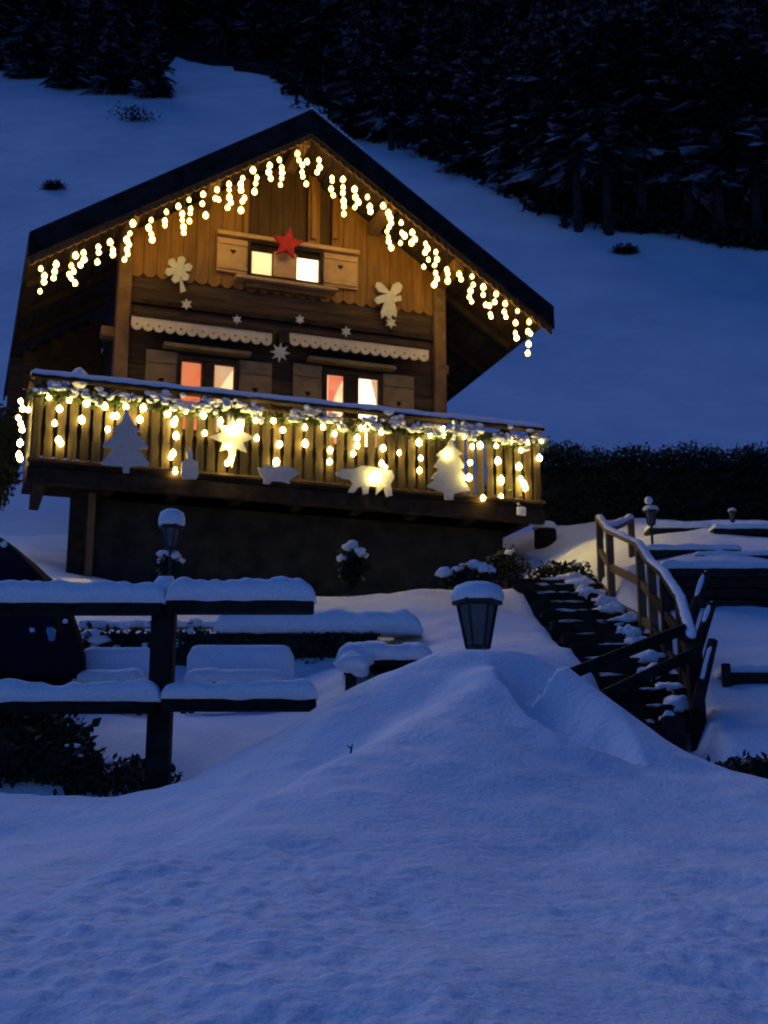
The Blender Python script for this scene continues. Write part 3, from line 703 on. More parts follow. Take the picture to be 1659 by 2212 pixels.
# ------------------------------------------------------------------ plants and trees
def leafcloud(mb, c, r, n, size, mi=0, rag=.25, seed=0, up=0):
    c = Vector(c)
    for i in range(n):
        d = Vector((random.gauss(0, 1), random.gauss(0, 1), random.gauss(0, 1))).normalized()
        k = random.random() ** .4 * (1 + rag * 1.6 * noise.noise(d * 2.2 + Vector((seed, 0, 0))))
        p = c + Vector((d.x * r[0], d.y * r[1], d.z * r[2])) * k
        a = Vector((random.gauss(0, 1), random.gauss(0, 1), random.gauss(0, 1) + up)).normalized(); b = a.orthogonal().normalized()
        L = size * random.uniform(.6, 1.4)
        mb.add([p, p + a * L * .5 + b * L * .3, p + a * L, p + a * L * .5 - b * L * .3], [(0, 1, 2, 3)], mi)
def bush(name, c, r, n, size, label, snow=6, cat='bush', group=None, sr=.09, twigs=10, m='leaf', sseed=1):
    c = Vector(c); root = empty(name, c - Vector((0, 0, r[2])), label, cat, group)
    o = Vector((0, 0, r[2]))
    mb = MB(); leafcloud(mb, o, r, n, size, 0, .3, random.random() * 50); mb.build('foliage', M[m], root)
    tw = MB()
    for i in range(twigs):
        a = random.uniform(0, 6.28); tw.tube((random.gauss(0, .03), random.gauss(0, .03), -.1), (r[0] * .8 * math.cos(a), r[1] * .8 * math.sin(a), r[2] * random.uniform(.9, 2.0)), .012, .004, 4)
    tw.build('stem', M['bark'], root)
    if snow:
        s = MB()
        for i in range(snow):
            a = random.uniform(0, 6.28); q = random.random() ** .5 * .9
            z = r[2] * math.sqrt(max(0, 1 - q * q)) * random.uniform(.75, 1.02)
            k = random.uniform(.5, 1.3)
            s.blob(o + Vector((r[0] * q * math.cos(a), r[1] * q * math.sin(a), z)), (sr * k, sr * k, sr * .55 * k), i * sseed, .45, sub=2)
        s.build('snow_clumps', M['snow'], root, smooth=True)
    return root

def conifer_mb(mb, o, H, R, trunk_bare, seed, dens=1.0, snow=.10, mt=1, mleaf=0, msnow=2, side=2):
    rnd = random.Random(seed); o = Vector(o)
    mb_t = mb
    lev = int(25 * dens)
    for k in range(lev):
        f = k / (lev - 1); z = H * (trunk_bare + (1 - trunk_bare) * f)
        rr = R * ((1 - f) ** .8) * rnd.uniform(.65, 1.15) + .12
        nb = int(7 + 6 * (1 - f))
        for j in range(nb):
            a = rnd.uniform(0, 6.28); ln = rr * rnd.uniform(.6, 1.15)
            d = Vector((math.cos(a), math.sin(a), 0)); sd = Vector((-d.y, d.x, 0)); w = ln * rnd.uniform(.09, .17) + .05
            dr = ln * rnd.uniform(.1, .5)
            p = o + Vector((0, 0, z))
            m1 = p + d * ln * .55 + Vector((0, 0, -dr * .3)); tip = p + d * ln + Vector((0, 0, -dr))
            mi = msnow if rnd.random() < snow else mleaf
            mb.add([p, m1 + sd * w - Vector((0, 0, .25 * w)), tip, m1 - sd * w - Vector((0, 0, .25 * w)), m1 + Vector((0, 0, .1 * w))],
                   [(0, 1, 4), (1, 2, 4), (2, 3, 4), (3, 0, 4)], mi)
            for q in range(side):
                t_ = rnd.uniform(.15, .8); c = p.lerp(tip, t_); sg = 1 if q % 2 else -1
                dd = (d * .55 + sd * sg * rnd.uniform(.5, 1)).normalized(); l2 = ln * rnd.uniform(.22, .42) * (1.15 - t_)
                e = c + dd * l2 - Vector((0, 0, l2 * rnd.uniform(.25, .7))); nn = Vector((-dd.y, dd.x, 0)) * l2 * .24
                mb.add([c, c.lerp(e, .5) + nn, e, c.lerp(e, .5) - nn], [(0, 1, 2, 3)], msnow if rnd.random() < snow * .8 else mleaf)
            if rnd.random() < .5:
                h = m1 - Vector((0, 0, rnd.uniform(.3, .7) * w + .15))
                mb.add([m1 + sd * w, h, m1 - sd * w * .6], [(0, 1, 2)], mleaf)
def trunk_mb(mb, o, H, r, mi=0):
    o = Vector(o); mb.tube(o - Vector((0, 0, .8)), o + Vector((.05, 0, H * .6)), r, r * .5, 7, mi); mb.tube(o + Vector((.05, 0, H * .6)), o + Vector((0, 0, H * .98)), r * .5, .03, 5, mi)
variants = []
for k, (bare, R) in enumerate(((.10, 2.7), (.22, 2.4), (.05, 3.1), (.30, 2.9))):
    m1, m2 = MB(), MB()
    conifer_mb(m1, (0, 0, 0), 13, R, bare, 100 + k, 1.4, .26, side=6); trunk_mb(m2, (0, 0, 0), 13, .26)
    variants.append((m1.mesh('crown', [M['needle'], M['bark'], M['frosted']]), m2.mesh('trunk', M['bark'])))
def tree(px, py, s, k, label, p=None, group='trees along the forest edge', name='spruce_tree', cat='tree', zs=1.0):
    p = p or on_hill(px, py)
    r = empty(name, p, label, cat, group, random.uniform(0, 6.28))
    inst('crown', variants[k][0], r, (0, 0, 0), sc=(s, s, s * zs)); inst('trunk', variants[k][1], r, (0, 0, 0), sc=(s, s, s * zs))
    return r
# trees that stand out along the lower edge of the forest (base pixel, scale, variant, label)
ORD = ['first', 'second', 'third', 'fourth', 'fifth', 'sixth', 'seventh', 'eighth', 'ninth', 'tenth', 'eleventh', 'twelfth', 'thirteenth', 'fourteenth']
row = [(1640, 540, 1.0, 3), (1560, 528, 1.05, 3), (1490, 512, .95, 1), (1390, 500, 1.05, 3), (1315, 505, 1.0, 3), (1250, 502, .95, 3), (1185, 462, .9, 1), (1120, 425, .85, 0), (1020, 375, .75, 2), (930, 345, .8, 0), (845, 325, .75, 1), (770, 300, .75, 2)]
for i, (x, y, s, k) in enumerate(row):
    tree(x, y, s, k, f'{ORD[i]} dark spruce from the right end of the forest edge')
for i, (x, y, s, k) in enumerate([(330, 212, .62, 2), (245, 205, .75, 2), (150, 195, .8, 2), (60, 172, .75, 2)]):
    tree(x, y, s, k, f'{ORD[i]} spruce from the right of the dark clump at upper left', group='spruces of the clump at upper left')
# the wood behind: one mass
wood = MB(); cnt = 0
EDGE = [(-400, 150), (0, 160), (345, 185), (346, 130), (400, 140), (600, 185), (680, 238), (780, 292), (950, 332), (1080, 405), (1170, 450), (1250, 485), (1400, 495), (1560, 520), (1659, 530), (2050, 550)]
def edge(px): return float(np.interp(px, [a for a, b in EDGE], [b for a, b in EDGE]))
rr = random.Random(21)
tries = 0
spots = []
while cnt < 330 and tries < 6000:
    tries += 1
    px = rr.uniform(-330, 1990); py = edge(px) - 12 - abs(rr.gauss(0, 190))
    if 340 < px < 640 and py > edge(px) - 30: continue
    if py < -330: continue
    p = on_hill(px, py)
    if any((p.x - q[0]) ** 2 + (p.y - q[1]) ** 2 < 6.5 for q in spots): continue
    spots.append((p.x, p.y)); s = rr.uniform(.7, 1.15)
    conifer_mb(wood, p, 13 * s, 2.9 * s, rr.choice((.05, .12, .2)), 500 + cnt, 1.0, .32)
    trunk_mb(wood, p, 13 * s, .25 * s, 1); cnt += 1
wo_ = wood.build('spruce_wood', [M['needle'], M['bark'], M['frosted']]); tag(wo_, 'dark snow-dusted spruce wood filling the top of the hillside', 'wood', kind='stuff')
# brushwood floor under the trees
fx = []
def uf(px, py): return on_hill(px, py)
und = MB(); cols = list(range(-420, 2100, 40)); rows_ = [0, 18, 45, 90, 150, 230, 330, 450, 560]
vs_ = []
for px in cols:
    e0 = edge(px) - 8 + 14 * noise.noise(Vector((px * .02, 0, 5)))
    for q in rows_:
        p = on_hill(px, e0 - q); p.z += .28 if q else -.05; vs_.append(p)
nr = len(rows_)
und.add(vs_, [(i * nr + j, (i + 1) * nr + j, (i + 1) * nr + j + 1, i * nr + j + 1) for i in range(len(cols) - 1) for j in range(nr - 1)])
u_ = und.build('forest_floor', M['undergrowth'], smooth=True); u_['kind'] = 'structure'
# scattered brush on the snow slope
for px, py, w, lab in ((290, 262, 1.5, 'low dark bush alone on the snow slope below the clump'), (115, 410, .6, 'tiny dark bush on the snow slope at far left'), (1352, 548, .55, 'tiny dark bush below the forest trunks on the right slope'),
                       ):
    p = on_hill(px, py)
    bush('bush', p + Vector((0, 0, .2 * w)), (w, w * .8, .38 * w), 700, .17, lab, snow=4, sr=.16, group='lone bushes on the snow slope')
# brush fringe at the forest foot
fr = MB()
for i in range(120):
    px = random.uniform(600, 1700); p = on_hill(px, edge(px) + random.uniform(-16, 12))
    leafcloud(fr, p + Vector((0, 0, .3)), (random.uniform(.5, 1.4), .8, random.uniform(.3, .8)), 45, .5, 0, .3, i)
tag(fr.build('undergrowth', M['leaf']), 'dark brushwood fringe along the foot of the forest', 'undergrowth', kind='stuff')

ft = empty('potted_fir', L2W(7.52, .42, ZF), 'small bushy fir standing in a pot at the right end of balcony', 'potted plant', rz=PSI)
m_ = MB(); conifer_mb(m_, (0, 0, .15), 1.25, .42, .02, 77, 1.2, .10, side=4); m_.build('crown', [M['garland'], M['bark'], M['frosted']], ft)
MB().lathe((0, 0, 0), [(.13, 0), (.17, .24), (.15, .24)], 14).build('pot', M['brown'], ft); MB().tube((0, 0, .1), (0, 0, 1.2), .03, .01, 6).build('trunk', M['bark'], ft)

# tall dark hedge at right
h0, h1 = at(1168, 1130, 22.5), at(2050, 1140, 22.5)
hd = empty('hedge', h0, 'long tall dark hedge behind the terrace right of the chalet', 'hedge')
mb = MB(); sn = MB(); nh = 60; L = h1.x - h0.x
for i in range(nh):
    x = L * (i + .5) / nh; ph = 1106 - 0
    top = 1.40 + .16 * noise.noise(Vector((x * 1.3, 0, 0))) + .06 * noise.noise(Vector((x * 4, 3, 0)))
    for j in range(3):
        leafcloud(mb, (x, random.uniform(-.15, .15), top * (j + .5) / 3), (.2, .35, top / 4.5), 260 if j == 2 else 130, .085, 0, .2, i + j)
mb.box((L / 2, .15, .55), (L, .3, 1.05))
mb.build('foliage', M['leaf'], hd)

# ------------------------------------------------------------------ snow caps
def cap(mb, x0, x1, d, h, z, seed=0, n=30, over=.03, cy=0, prof=None, wob=.02):
    """rounded pillow of snow along x on top of a beam"""
    vs_ = []; m = 9
    for i in range(n + 1):
        f = i / n; x = x0 + (x1 - x0) * f
        e = min(1, math.sqrt(max(0, 1 - (max(0, abs(f - .5) * 2 * (x1 - x0) / 2 - ((x1 - x0) / 2 - h)) / h) ** 2))) if (x1 - x0) > 2 * h else math.sqrt(max(0, 1 - (2 * f - 1) ** 4))
        hh = h * e * (1 + .30 * noise.noise(Vector((x * 2.3, seed, 0))) + .22 * noise.noise(Vector((x * 6, seed, 1))) + .12 * noise.noise(Vector((x * 15, seed, 1)))) + .004
        for k in range(m):
            a = math.pi * k / (m - 1)
            ca, sa = math.cos(a), math.sin(a)
            y = -(abs(ca) ** .5) * math.copysign(1, ca) * (d / 2 + over)
            vs_.append((x, cy + y + wob * (noise.noise(Vector((x * 4, k * .5, seed))) + .5 * noise.noise(Vector((x * 13, k * .7, seed)))), z + hh * (sa ** .55) + .008 * noise.noise(Vector((x * 14, k, seed))) if sa > 1e-6 else z - .012 - .022 * max(0, noise.noise(Vector((x * 5, k, seed))))))
    fs = [(i * m + k, i * m + k + 1, (i + 1) * m + k + 1, (i + 1) * m + k) for i in range(n) for k in range(m - 1)]
    fs += [(i * m, (i + 1) * m, (i + 1) * m + m - 1, i * m + m - 1) for i in range(n)]
    fs += [tuple(range(m))[::-1], tuple(n * m + k for k in range(m))]
    mb.add(vs_, fs); return mb

# ------------------------------------------------------------------ foreground fence
FY = 8.45
pb = at(350, 1715, FY)
fence = empty('wooden_fence', (pb.x, FY, pb.z), 'heavy two-rail timber fence carrying thick snow in the left foreground', 'fence')
def fl_(px, py): p = at(px, py, FY); return p.x - pb.x, p.z - pb.z
def rail(xa, xb, ytop, ybot, ysn, tilt=0, dy=0, side=0):
    x0, zt = fl_(xa, ytop); x1, _ = fl_(xb, ytop); _, zb = fl_(xa, ybot); _, zs = fl_(xa, ysn)
    o = MB().box(((x0 + x1) / 2, dy, (zt + zb) / 2), (x1 - x0, .13, zt - zb)).build('rail', M['black_wood'], fence, bevel=.012)
    cap(MB(), x0 - .03 * (side == -1), x1 + (.015 if side == 1 else .03), .13, zs - zt, zt, seed=xa * .1 + ytop, n=110, over=.035, cy=dy).build('snow_cap', M['snow'], o, smooth=True)
rail(-420, 352, 1300, 1327, 1256, dy=.02, side=-1); rail(362, 678, 1296, 1326, 1253, side=1)
rail(-420, 340, 1512, 1541, 1474, dy=.02, side=-1); rail(352, 683, 1507, 1537, 1470, side=1)
for px, pz in ((350, 1304), (-330, 1304)):
    x, zt = fl_(px, pz)
    po = MB().box((x, .11, zt / 2 - .25), (.158, .15, zt + .5)).build('post', M['black_wood'], fence, bevel=.015)
    MB().blob((x, .09, zt + .12), (.09, .09, .09), 3, .3).build('snow_cap', M['snow'], po, smooth=True)

# bushes under and around the fence
def px_bush(px, py, Y, rx, rz, n, size, label, **k):
    p = at(px, py, Y); s = Y / FPX * 1.03
    return bush(k.pop('name', 'bush'), p, (rx * s, rx * s * .8, rz * s), n, size, label, **k)
px_bush(60, 1630, 8.9, 140, 95, 2600, .085, 'large dark leafy bush under the lower fence rail at left edge', snow=2, sr=.03)
px_bush(285, 1690, 8.7, 100, 55, 900, .06, 'low dark twiggy bush at the foot of the fence post', snow=7, sr=.028)
px_bush(165, 1665, 8.6, 60, 55, 500, .06, 'grey frosted small bush between dark bush and fence post', snow=3, sr=.03, m='leaf')
px_bush(1640, 1668, 8.3, 95, 30, 800, .06, 'dark low bush under snow at the right edge of the photo', snow=4, sr=.05)
px_bush(6, 985, 20.5, 34, 108, 1800, .11, 'tall dark shrub beyond the left end of the balcony', snow=1, sr=.06)
px_bush(762, 1228, 15.6, 26, 55, 420, .10, 'slim shrub with snow clumps against the dark base wall', snow=12, sr=.075, name='shrub', cat='shrub')
px_bush(1015, 1250, 13.9, 62, 30, 380, .09, 'snowy low shrub on the mound behind the near lantern', snow=12, sr=.085, name='shrub', cat='shrub')

px_bush(1215, 1240, 16.9, 78, 24, 900, .07, 'low dark ground shrub between the stair top and tree stump', snow=4, sr=.04)
px_bush(1095, 1228, 18.2, 48, 42, 800, .08, 'dark rounded bush under the right end of the balcony', snow=2, sr=.06)

# ------------------------------------------------------------------ lanterns
def lantern(px, py_top, py_bot, Y, hw, label, post_to, group='garden lanterns with snow caps', seed=0, dome=0):
    """hw: half width of the cap in px; glass between cap and py_bot"""
    s = Y / FPX * 1.02
    pt, pbm = at(px, py_top, Y), at(px, py_bot, Y)
    gz_ = at(px, post_to, Y).z
    root = empty('garden_lantern', (pt.x, Y, gz_ - .25), label, 'lantern', group)
    zt, zb = pt.z - gz_ + .25, pbm.z - gz_ + .25
    H = (zt - zb) * (1 - dome); R = hw * s
    z_roof = zb + H * .66
    MB().tube((0, 0, -.3), (0, 0, zb), .022, .018, 8).build('post', M['iron'], root)
    MB().lathe((0, 0, 0), [(R * .3, zb - .005), (R * .46, zb), (R * .46, zb + .02), (R * .36, zb + .03)], 6).build('base', M['iron'], root)
    MB().lathe((0, 0, 0), [(R * .40, zb + .02), (R * .70, z_roof)], 6).build('glass', M['glass'], root)
    br = MB()
    for k in range(6):
        a = k * math.pi / 3
        br.tube((R * .43 * math.cos(a), R * .43 * math.sin(a), zb + .01), (R * .74 * math.cos(a), R * .74 * math.sin(a), z_roof), .010, .010, 5)
        a2 = a + math.pi / 3
        br.tube((R * .74 * math.cos(a), R * .74 * math.sin(a), z_roof), (R * .74 * math.cos(a2), R * .74 * math.sin(a2), z_roof), .012, .012, 5)
    br.build('frame', M['iron'], root)
    MB().lathe((0, 0, 0), [(R * .72, z_roof - .01), (R * .96, z_roof), (R * .94, z_roof + .035), (R * .5, z_roof + H * .12), (R * .12, z_roof + H * .16)], 6).build('roof', M['iron'], root)
    sm = MB()
    sm.lathe((0, 0, 0), [(R * .93, z_roof + .025), (R * 1.02, z_roof + .05), (R * 1.0, z_roof + .5 * (zt - z_roof)), (R * .86, z_roof + .8 * (zt - z_roof)), (R * .5, z_roof + .96 * (zt - z_roof)), (R * .1, zt)], 20)
    o = sm.build('snow_cap', M['snow'], root, smooth=True)
    for v in o.data.vertices:
        k = 1 + .07 * noise.noise(Vector((v.co.x * 9, v.co.y * 9, v.co.z * 6 + seed))); v.co.x *= k; v.co.y *= k
    return root
lantern(1030, 1258, 1402, 9.0, 57, 'black tapered garden lantern with thick snow cap on the foreground bank', 1432)
l2 = lantern(372, 1100, 1186, 12.8, 29, 'garden lantern with tall round snow cap rising behind the fence', 1250, seed=3, dome=.22)
px_bush(366, 1222, 12.9, 26, 32, 300, .05, 'small snow-wrapped shrub below the lantern behind the fence', snow=14, sr=.05, name='shrub', cat='shrub')
lantern(1405, 1092, 1135, 16.5, 17, 'small distant lantern with snow cone on the right terrace', 1180, seed=5)
lantern(1581, 1098, 1128, 19, 9, 'faint thin lantern farthest right before the dark hedge', 1160, seed=7)
MBb = MB().blob((0, 0, 0), (.055, .055, .055), 2, .2)
hh = at(1401, 1081, 16.5); o = MBb.build('snow_ball', M['snow'], smooth=True); o.location = hh - Vector((0, 0, .0)); tag(o, 'ball of snow on tip of the small distant lantern', 'snow')

# ------------------------------------------------------------------ tarpaulin heap at left
tp = at(-40, 1470, 10.6)
tr = empty('tarpaulin_heap', tp, 'navy tarpaulin draped over a tall garden stack at left edge', 'tarpaulin')
sc = 10.6 / FPX * 1.03
prof = [(1470, 212), (1420, 205), (1370, 195), (1330, 178), (1290, 160), (1250, 132), (1215, 92), (1180, 48), (1160, 18)]
mb = MB(); n = 40; vs_ = []; 
for y, r in prof:
    z = at(-40, y, 10.6).z - tp.z
    for i in range(n):
        a = 2 * math.pi * i / n; k = 1 + .05 * math.sin(a * 9 + y * .01) + .06 * noise.noise(Vector((math.cos(a) * 2, math.sin(a) * 2, y * .01)))
        vs_.append((r * sc * k * math.cos(a), r * sc * k * math.sin(a) * .7, z))
mb.add(vs_, [(q * n + i, q * n + (i + 1) % n, q * n + n + (i + 1) % n, q * n + n + i) for q in range(len(prof) - 1) for i in range(n)] + [tuple(range((len(prof) - 1) * n, len(prof) * n))])
mb.build('cover', M['tarp'], tr, smooth=True)
q = at(103, 1372, 10.25) - tp
MB().blob(q, (.07, .03, .075), 4, .35).build('tied_corner', M['blue'], tr, smooth=True)
for px, py, r in ((8, 1176, .028), (141, 1342, .022), (70, 1362, .03)): MB().blob(at(px, py, 10.2) - tp, (r, r, r), px, .4).build('snow_bit', M['snow'], tr, smooth=True)

# ------------------------------------------------------------------ snowed-in garden seats
def seat(name, pxl, pxr, ytop, ybot, Y, label, cat, group=None, seed=0):
    a, b = at(pxl, ytop, Y), at(pxr, ybot, Y); W = b.x - a.x
    gzv = garden_z((a.x + b.x) / 2, Y); zt = a.z - gzv; zb = b.z - gzv
    r = empty(name, ((a.x + b.x) / 2, Y, gzv), label, cat, group)
    for sx in (-1, 1):
        MB().box((sx * (W / 2 - .05), 0, (zt - .08) / 2 - .1), (.045, .045, zt - .08 + .2)).build('leg', M['dark_wood'], r)
        MB().box((sx * (W / 2 - .05), -.42, zb / 2 - .1), (.045, .045, zb + .1)).build('leg', M['dark_wood'], r)
    MB().box((0, -.2, zb - .05), (W - .04, .46, .035)).build('seat', M['dark_wood'], r, bevel=.006)
    for k in range(4):
        MB().box((0, .01, zb + .06 + k * (zt - zb - .2) / 3.4), (W - .10, .025, .055)).build('back_slat', M['dark_wood'], r)
    # snow plastered over the back
    mb = MB(); nx, nz = 22, 10; vs_ = []
    for side in (0, 1):
        for j in range(nz + 1):
            for i in range(nx + 1):
                fx, fz = i / nx, j / nz; x = (fx - .5) * W; z = zb + (zt - zb) * fz
                cr = .10; dx = max(0, abs(x) - (W / 2 - cr)); 
                z -= (cr - math.sqrt(max(0, cr * cr - dx * dx))) * fz
                e = math.sqrt(max(0, 1 - (2 * fx - 1) ** 8)) * math.sqrt(max(0.02, 1 - fz ** 6))
                t = (.055 + .02 * noise.noise(Vector((x * 5, z * 5, seed)))) * e
                vs_.append((x, (-.02 - t) if side == 0 else (.03 + t), z))
    N = (nx + 1) * (nz + 1)
    for side in (0, 1):
        o = side * N
        mb.add([], [])
    fs = []
    for side in (0, 1):
        o = side * N
        fs += [(o + j * (nx + 1) + i, o + j * (nx + 1) + i + 1, o + (j + 1) * (nx + 1) + i + 1, o + (j + 1) * (nx + 1) + i) for j in range(nz) for i in range(nx)]
    fs += [(nz * (nx + 1) + i, nz * (nx + 1) + i + 1, N + nz * (nx + 1) + i + 1, N + nz * (nx + 1) + i) for i in range(nx)]
    fs += [(j * (nx + 1), (j + 1) * (nx + 1), N + (j + 1) * (nx + 1), N + j * (nx + 1)) for j in range(nz)] + [(j * (nx + 1) + nx, (j + 1) * (nx + 1) + nx, N + (j + 1) * (nx + 1) + nx, N + j * (nx + 1) + nx) for j in range(nz)]
    mb.add(vs_, fs)
    mb.build('snow_cover', M['snow'], r, smooth=True)
    cap(MB(), -W / 2 + .03, W / 2 - .03, .40, .12, zb - .03, seed=seed, n=20, cy=-.2).build('snow_cap', M['snow'], r, smooth=True)
    return r
seat('garden_chair', 175, 336, 1399, 1478, 10.9, 'narrow snow-plastered garden chair left of the fence post', 'chair', seed=1)
seat('garden_bench', 406, 634, 1394, 1476, 10.9, 'wide snow-plastered garden bench right of the fence post', 'bench', seed=2)

# garden hedge with snow cap behind the seats
hp0, hp1 = at(168, 1445, 12.4), at(815, 1445, 12.4)
gh = empty('garden_hedge', ((hp0.x + hp1.x) / 2, 12.4, hp0.z), 'low dark clipped hedge half capped with snow behind the garden seats', 'hedge')
Lh = hp1.x - hp0.x; zt = at(500, 1352, 12.4).z - hp0.z
mb = MB(); sn = MB()
for i in range(26):
    x = -Lh / 2 + Lh * (i + .5) / 26
    leafcloud(mb, (x, random.uniform(-.08, .08), zt * .5), (.12, .26, zt * .55), 110, .065, 0, .25, i)
mb.box((0, .05, zt * .4), (Lh, .25, zt * .8)); mb.build('foliage', M['leaf'], gh)
xs_ = at(470, 1350, 12.4).x - gh.location.x
cap(sn, xs_, Lh / 2 + .45, .5, .20, zt - .07, seed=4, n=50, over=.06, wob=.05).build('snow_cap', M['snow'], gh, smooth=True)
sn = MB()
for i in range(16):
    x = random.uniform(-Lh / 2, xs_); sn.blob((x, random.uniform(-.28, -.1), zt * random.uniform(.45, 1.05)), (random.uniform(.03, .09), .05, random.uniform(.02, .05)), i, .5, sub=2)
cap(sn, -Lh / 2, xs_ + .1, .16, .05, zt - .01, seed=9, n=40, over=.03, wob=.05)
sn.build('snow_clumps', M['snow'], gh, smooth=True)

# snow-loaded table
ta, tb = at(738, 1428, 10.3), at(922, 1418, 10.3)
tz = garden_z((ta.x + tb.x) / 2, 10.3)
tabl = empty('garden_table', ((ta.x + tb.x) / 2, 10.3, tz), 'dark garden table under a thick snow pillow left of the lantern', 'table')
W = tb.x - ta.x; zt = ta.z - tz
zt = max(zt, .12)
MB().box((0, .2, zt - .03), (W, .8, .06)).build('table_top', M['black_wood'], tabl, bevel=.01)
MB().box((W * .18, -.17, zt / 2 - .12), (W * .6, .05, zt + .05)).build('front_apron', M['black_wood'], tabl)
for sx in (-1, 1):
    for y in (-.1, .5): MB().box((sx * (W / 2 - .08), y, zt / 2 - .25), (.09, .09, zt + .4)).build('leg', M['black_wood'], tabl)
cap(MB(), -W / 2 - .04, W / 2 + .05, .8, .15, zt, seed=6, n=30, over=.05, cy=.2, wob=.05).build('snow_cap', M['snow'], tabl, smooth=True)
mb = MB(); p = at(770, 1432, 10.05) - tabl.location; mb.blob(p, (.15, .14, .095), 7, .55, sub=3); mb.build('snow_side', M['snow'], tabl, smooth=True)

tw = MB(); q = Vector((0, 0, 0)); tw.tube((0, 0, -.03), (.01, 0, .03), .007, .004, 5).tube((.0, 0, .01), (-.018, .005, .025), .005, .003, 5)
o = tw.build('twig', M['bark']); pt = at(757, 1622, 6.95); o.location = (pt.x, pt.y, bank0(pt.x, pt.y) + crest(pt.x, pt.y) + .02); tag(o, 'tiny dark twig poking out of the foreground snow', 'twig')

# ------------------------------------------------------------------ stairs with railings at right
st = empty('garden_stairs', at(1430, 1600, 9.4), 'dark timber garden stairs climbing to the chalet on the right', 'stairs')
o0 = st.location.copy()
SL_ = [(1345, 1585), (1330, 1550), (1300, 1515), (1272, 1480), (1245, 1445), (1235, 1415), (1215, 1390), (1190, 1362), (1170, 1338), (1150, 1318), (1128, 1298), (1108, 1280), (1092, 1266)]
SR_ = [(1475, 1590), (1500, 1556), (1488, 1520), (1468, 1485), (1450, 1450), (1432, 1418), (1415, 1392), (1395, 1366), (1368, 1342), (1345, 1320), (1322, 1300), (1302, 1284), (1290, 1270)]
NS = len(SL_); snw = MB()
for k in range(NS):
    Y = 9.4 + (16.2 - 9.4) * k / (NS - 1)
    a, b = at(*SL_[k], Y) - o0, at(*SR_[k], Y) - o0
    za = (a.z + b.z) / 2
    hgt = .21 + .01 * (k % 3)
    s_ = MB().beam((a.x, a.y, za), (b.x, b.y, za), .14, hgt).build('step', M['dark_wood'], st, bevel=.015)
    for q in range(0, 4):
        t0 = random.uniform(.02, .4) if q < 2 else random.uniform(.55, .72); t1 = t0 + (random.uniform(.2, .45) if q < 2 else random.uniform(.18, .34))
        pa = a.lerp(b, t0); pc = a.lerp(b, t1)
        MB().blob((((pa.x + pc.x) / 2), (pa.y + pc.y) / 2 + .06, za + hgt / 2 - .01), ((pc.x - pa.x) / 2, .15, random.uniform(.012, .026) if q < 2 else random.uniform(.05, .11)), k * 7 + q, .6, sub=3).build('snow_patch', M['snow'], st, smooth=True)
    MB().box(((a.x + b.x) / 2, (a.y + b.y) / 2 + .29, za + hgt / 2 - .05), (b.x - a.x, .44, .05)).build('tread', M['dark_wood'], st)

rl = empty('stair_railing', at(1381, 1359, 13), 'brown post and rail banister with snow up the right of the stairs', 'railing')
o1 = rl.location.copy()
PP = [(1294, 1122, 1285, 16), (1316, 1152, 1328, 14.6), (1381, 1182, 1365, 13.2), (1406, 1222, 1380, 12.7), (1434, 1245, 1440, 11.8), (1470, 1300, 1480, 10.9), (1497, 1395, 1575, 9.9)]
tops = []; bots = []
for x, y0, y1, Y in PP:
    t, b = at(x, y0, Y) - o1, at(x, y1, Y) - o1; t.y = b.y = Y - o1.y; b.x = t.x
    tops.append(t); bots.append(b)
    MB().box(((t.x), t.y, (t.z + b.z) / 2 - .1), (.085, .085, t.z - b.z + .25)).build('post', M['brown'] if Y > 12 else M['dark_wood'], rl, bevel=.008)
sn = MB()
for i in range(len(tops) - 1):
    mm = M['brown'] if i < 3 else M['dark_wood']
    MB().beam(tops[i] + Vector((0, 0, .03)), tops[i + 1] + Vector((0, 0, .03)), .10, .05).build('rail', mm, rl, bevel=.006)
    for f in (.42, .86):
        MB().beam(tops[i].lerp(bots[i], f), tops[i + 1].lerp(bots[i + 1], f), .05, .085).build('rail', mm, rl, bevel=.006)
sweep(sn, [t + Vector((0, 0, .055)) for t in tops], .044, .024, 3, rough=.7)
sn.build('rail_snow', M['snow'], rl, smooth=True)
# return rail at the top terrace
a, b = at(1319, 1143, 15.6) - o1, at(1362, 1123, 17.6) - o1
MB().beam(a, b, .09, .06).build('rail', M['brown'], rl)
s = sweep(MB(), [a + Vector((0, 0, .03)), b + Vector((0, 0, .03))], .06, .05, 8)
s.build('rail_snow', M['snow'], rl, smooth=True)
MB().box((b.x, b.y, b.z - .5), (.09, .09, 1.0)).build('post', M['brown'], rl)

bar = empty('stair_barrier', at(1499, 1562, 9.7), 'two dark parallel beams slanting across the foot of the stairs', 'barrier')
o2 = bar.location.copy()
for (x0, y0, Y0), (x1, y1, Y1) in (((1226, 1458, 9.55), (1480, 1358, 10.1)), ((1284, 1512, 9.35), (1505, 1408, 9.8))):
    MB().beam(at(x0, y0, Y0) - o2, at(x1, y1, Y1) - o2, .07, .085).build('beam', M['black_wood'], bar, bevel=.01)
t, b = at(1499, 1405, 9.75) - o2, at(1499, 1600, 9.75) - o2
MB().box((t.x, t.y, (t.z + b.z) / 2 - .1), (.11, .11, t.z - b.z + .2)).build('post', M['black_wood'], bar, bevel=.01)
t, b = at(1453, 1562, 9.3) - o2, at(1453, 1640, 9.3) - o2
MB().box((t.x, t.y, (t.z + b.z) / 2), (.16, .14, t.z - b.z + .1)).build('stump', M['black_wood'], bar, bevel=.015)
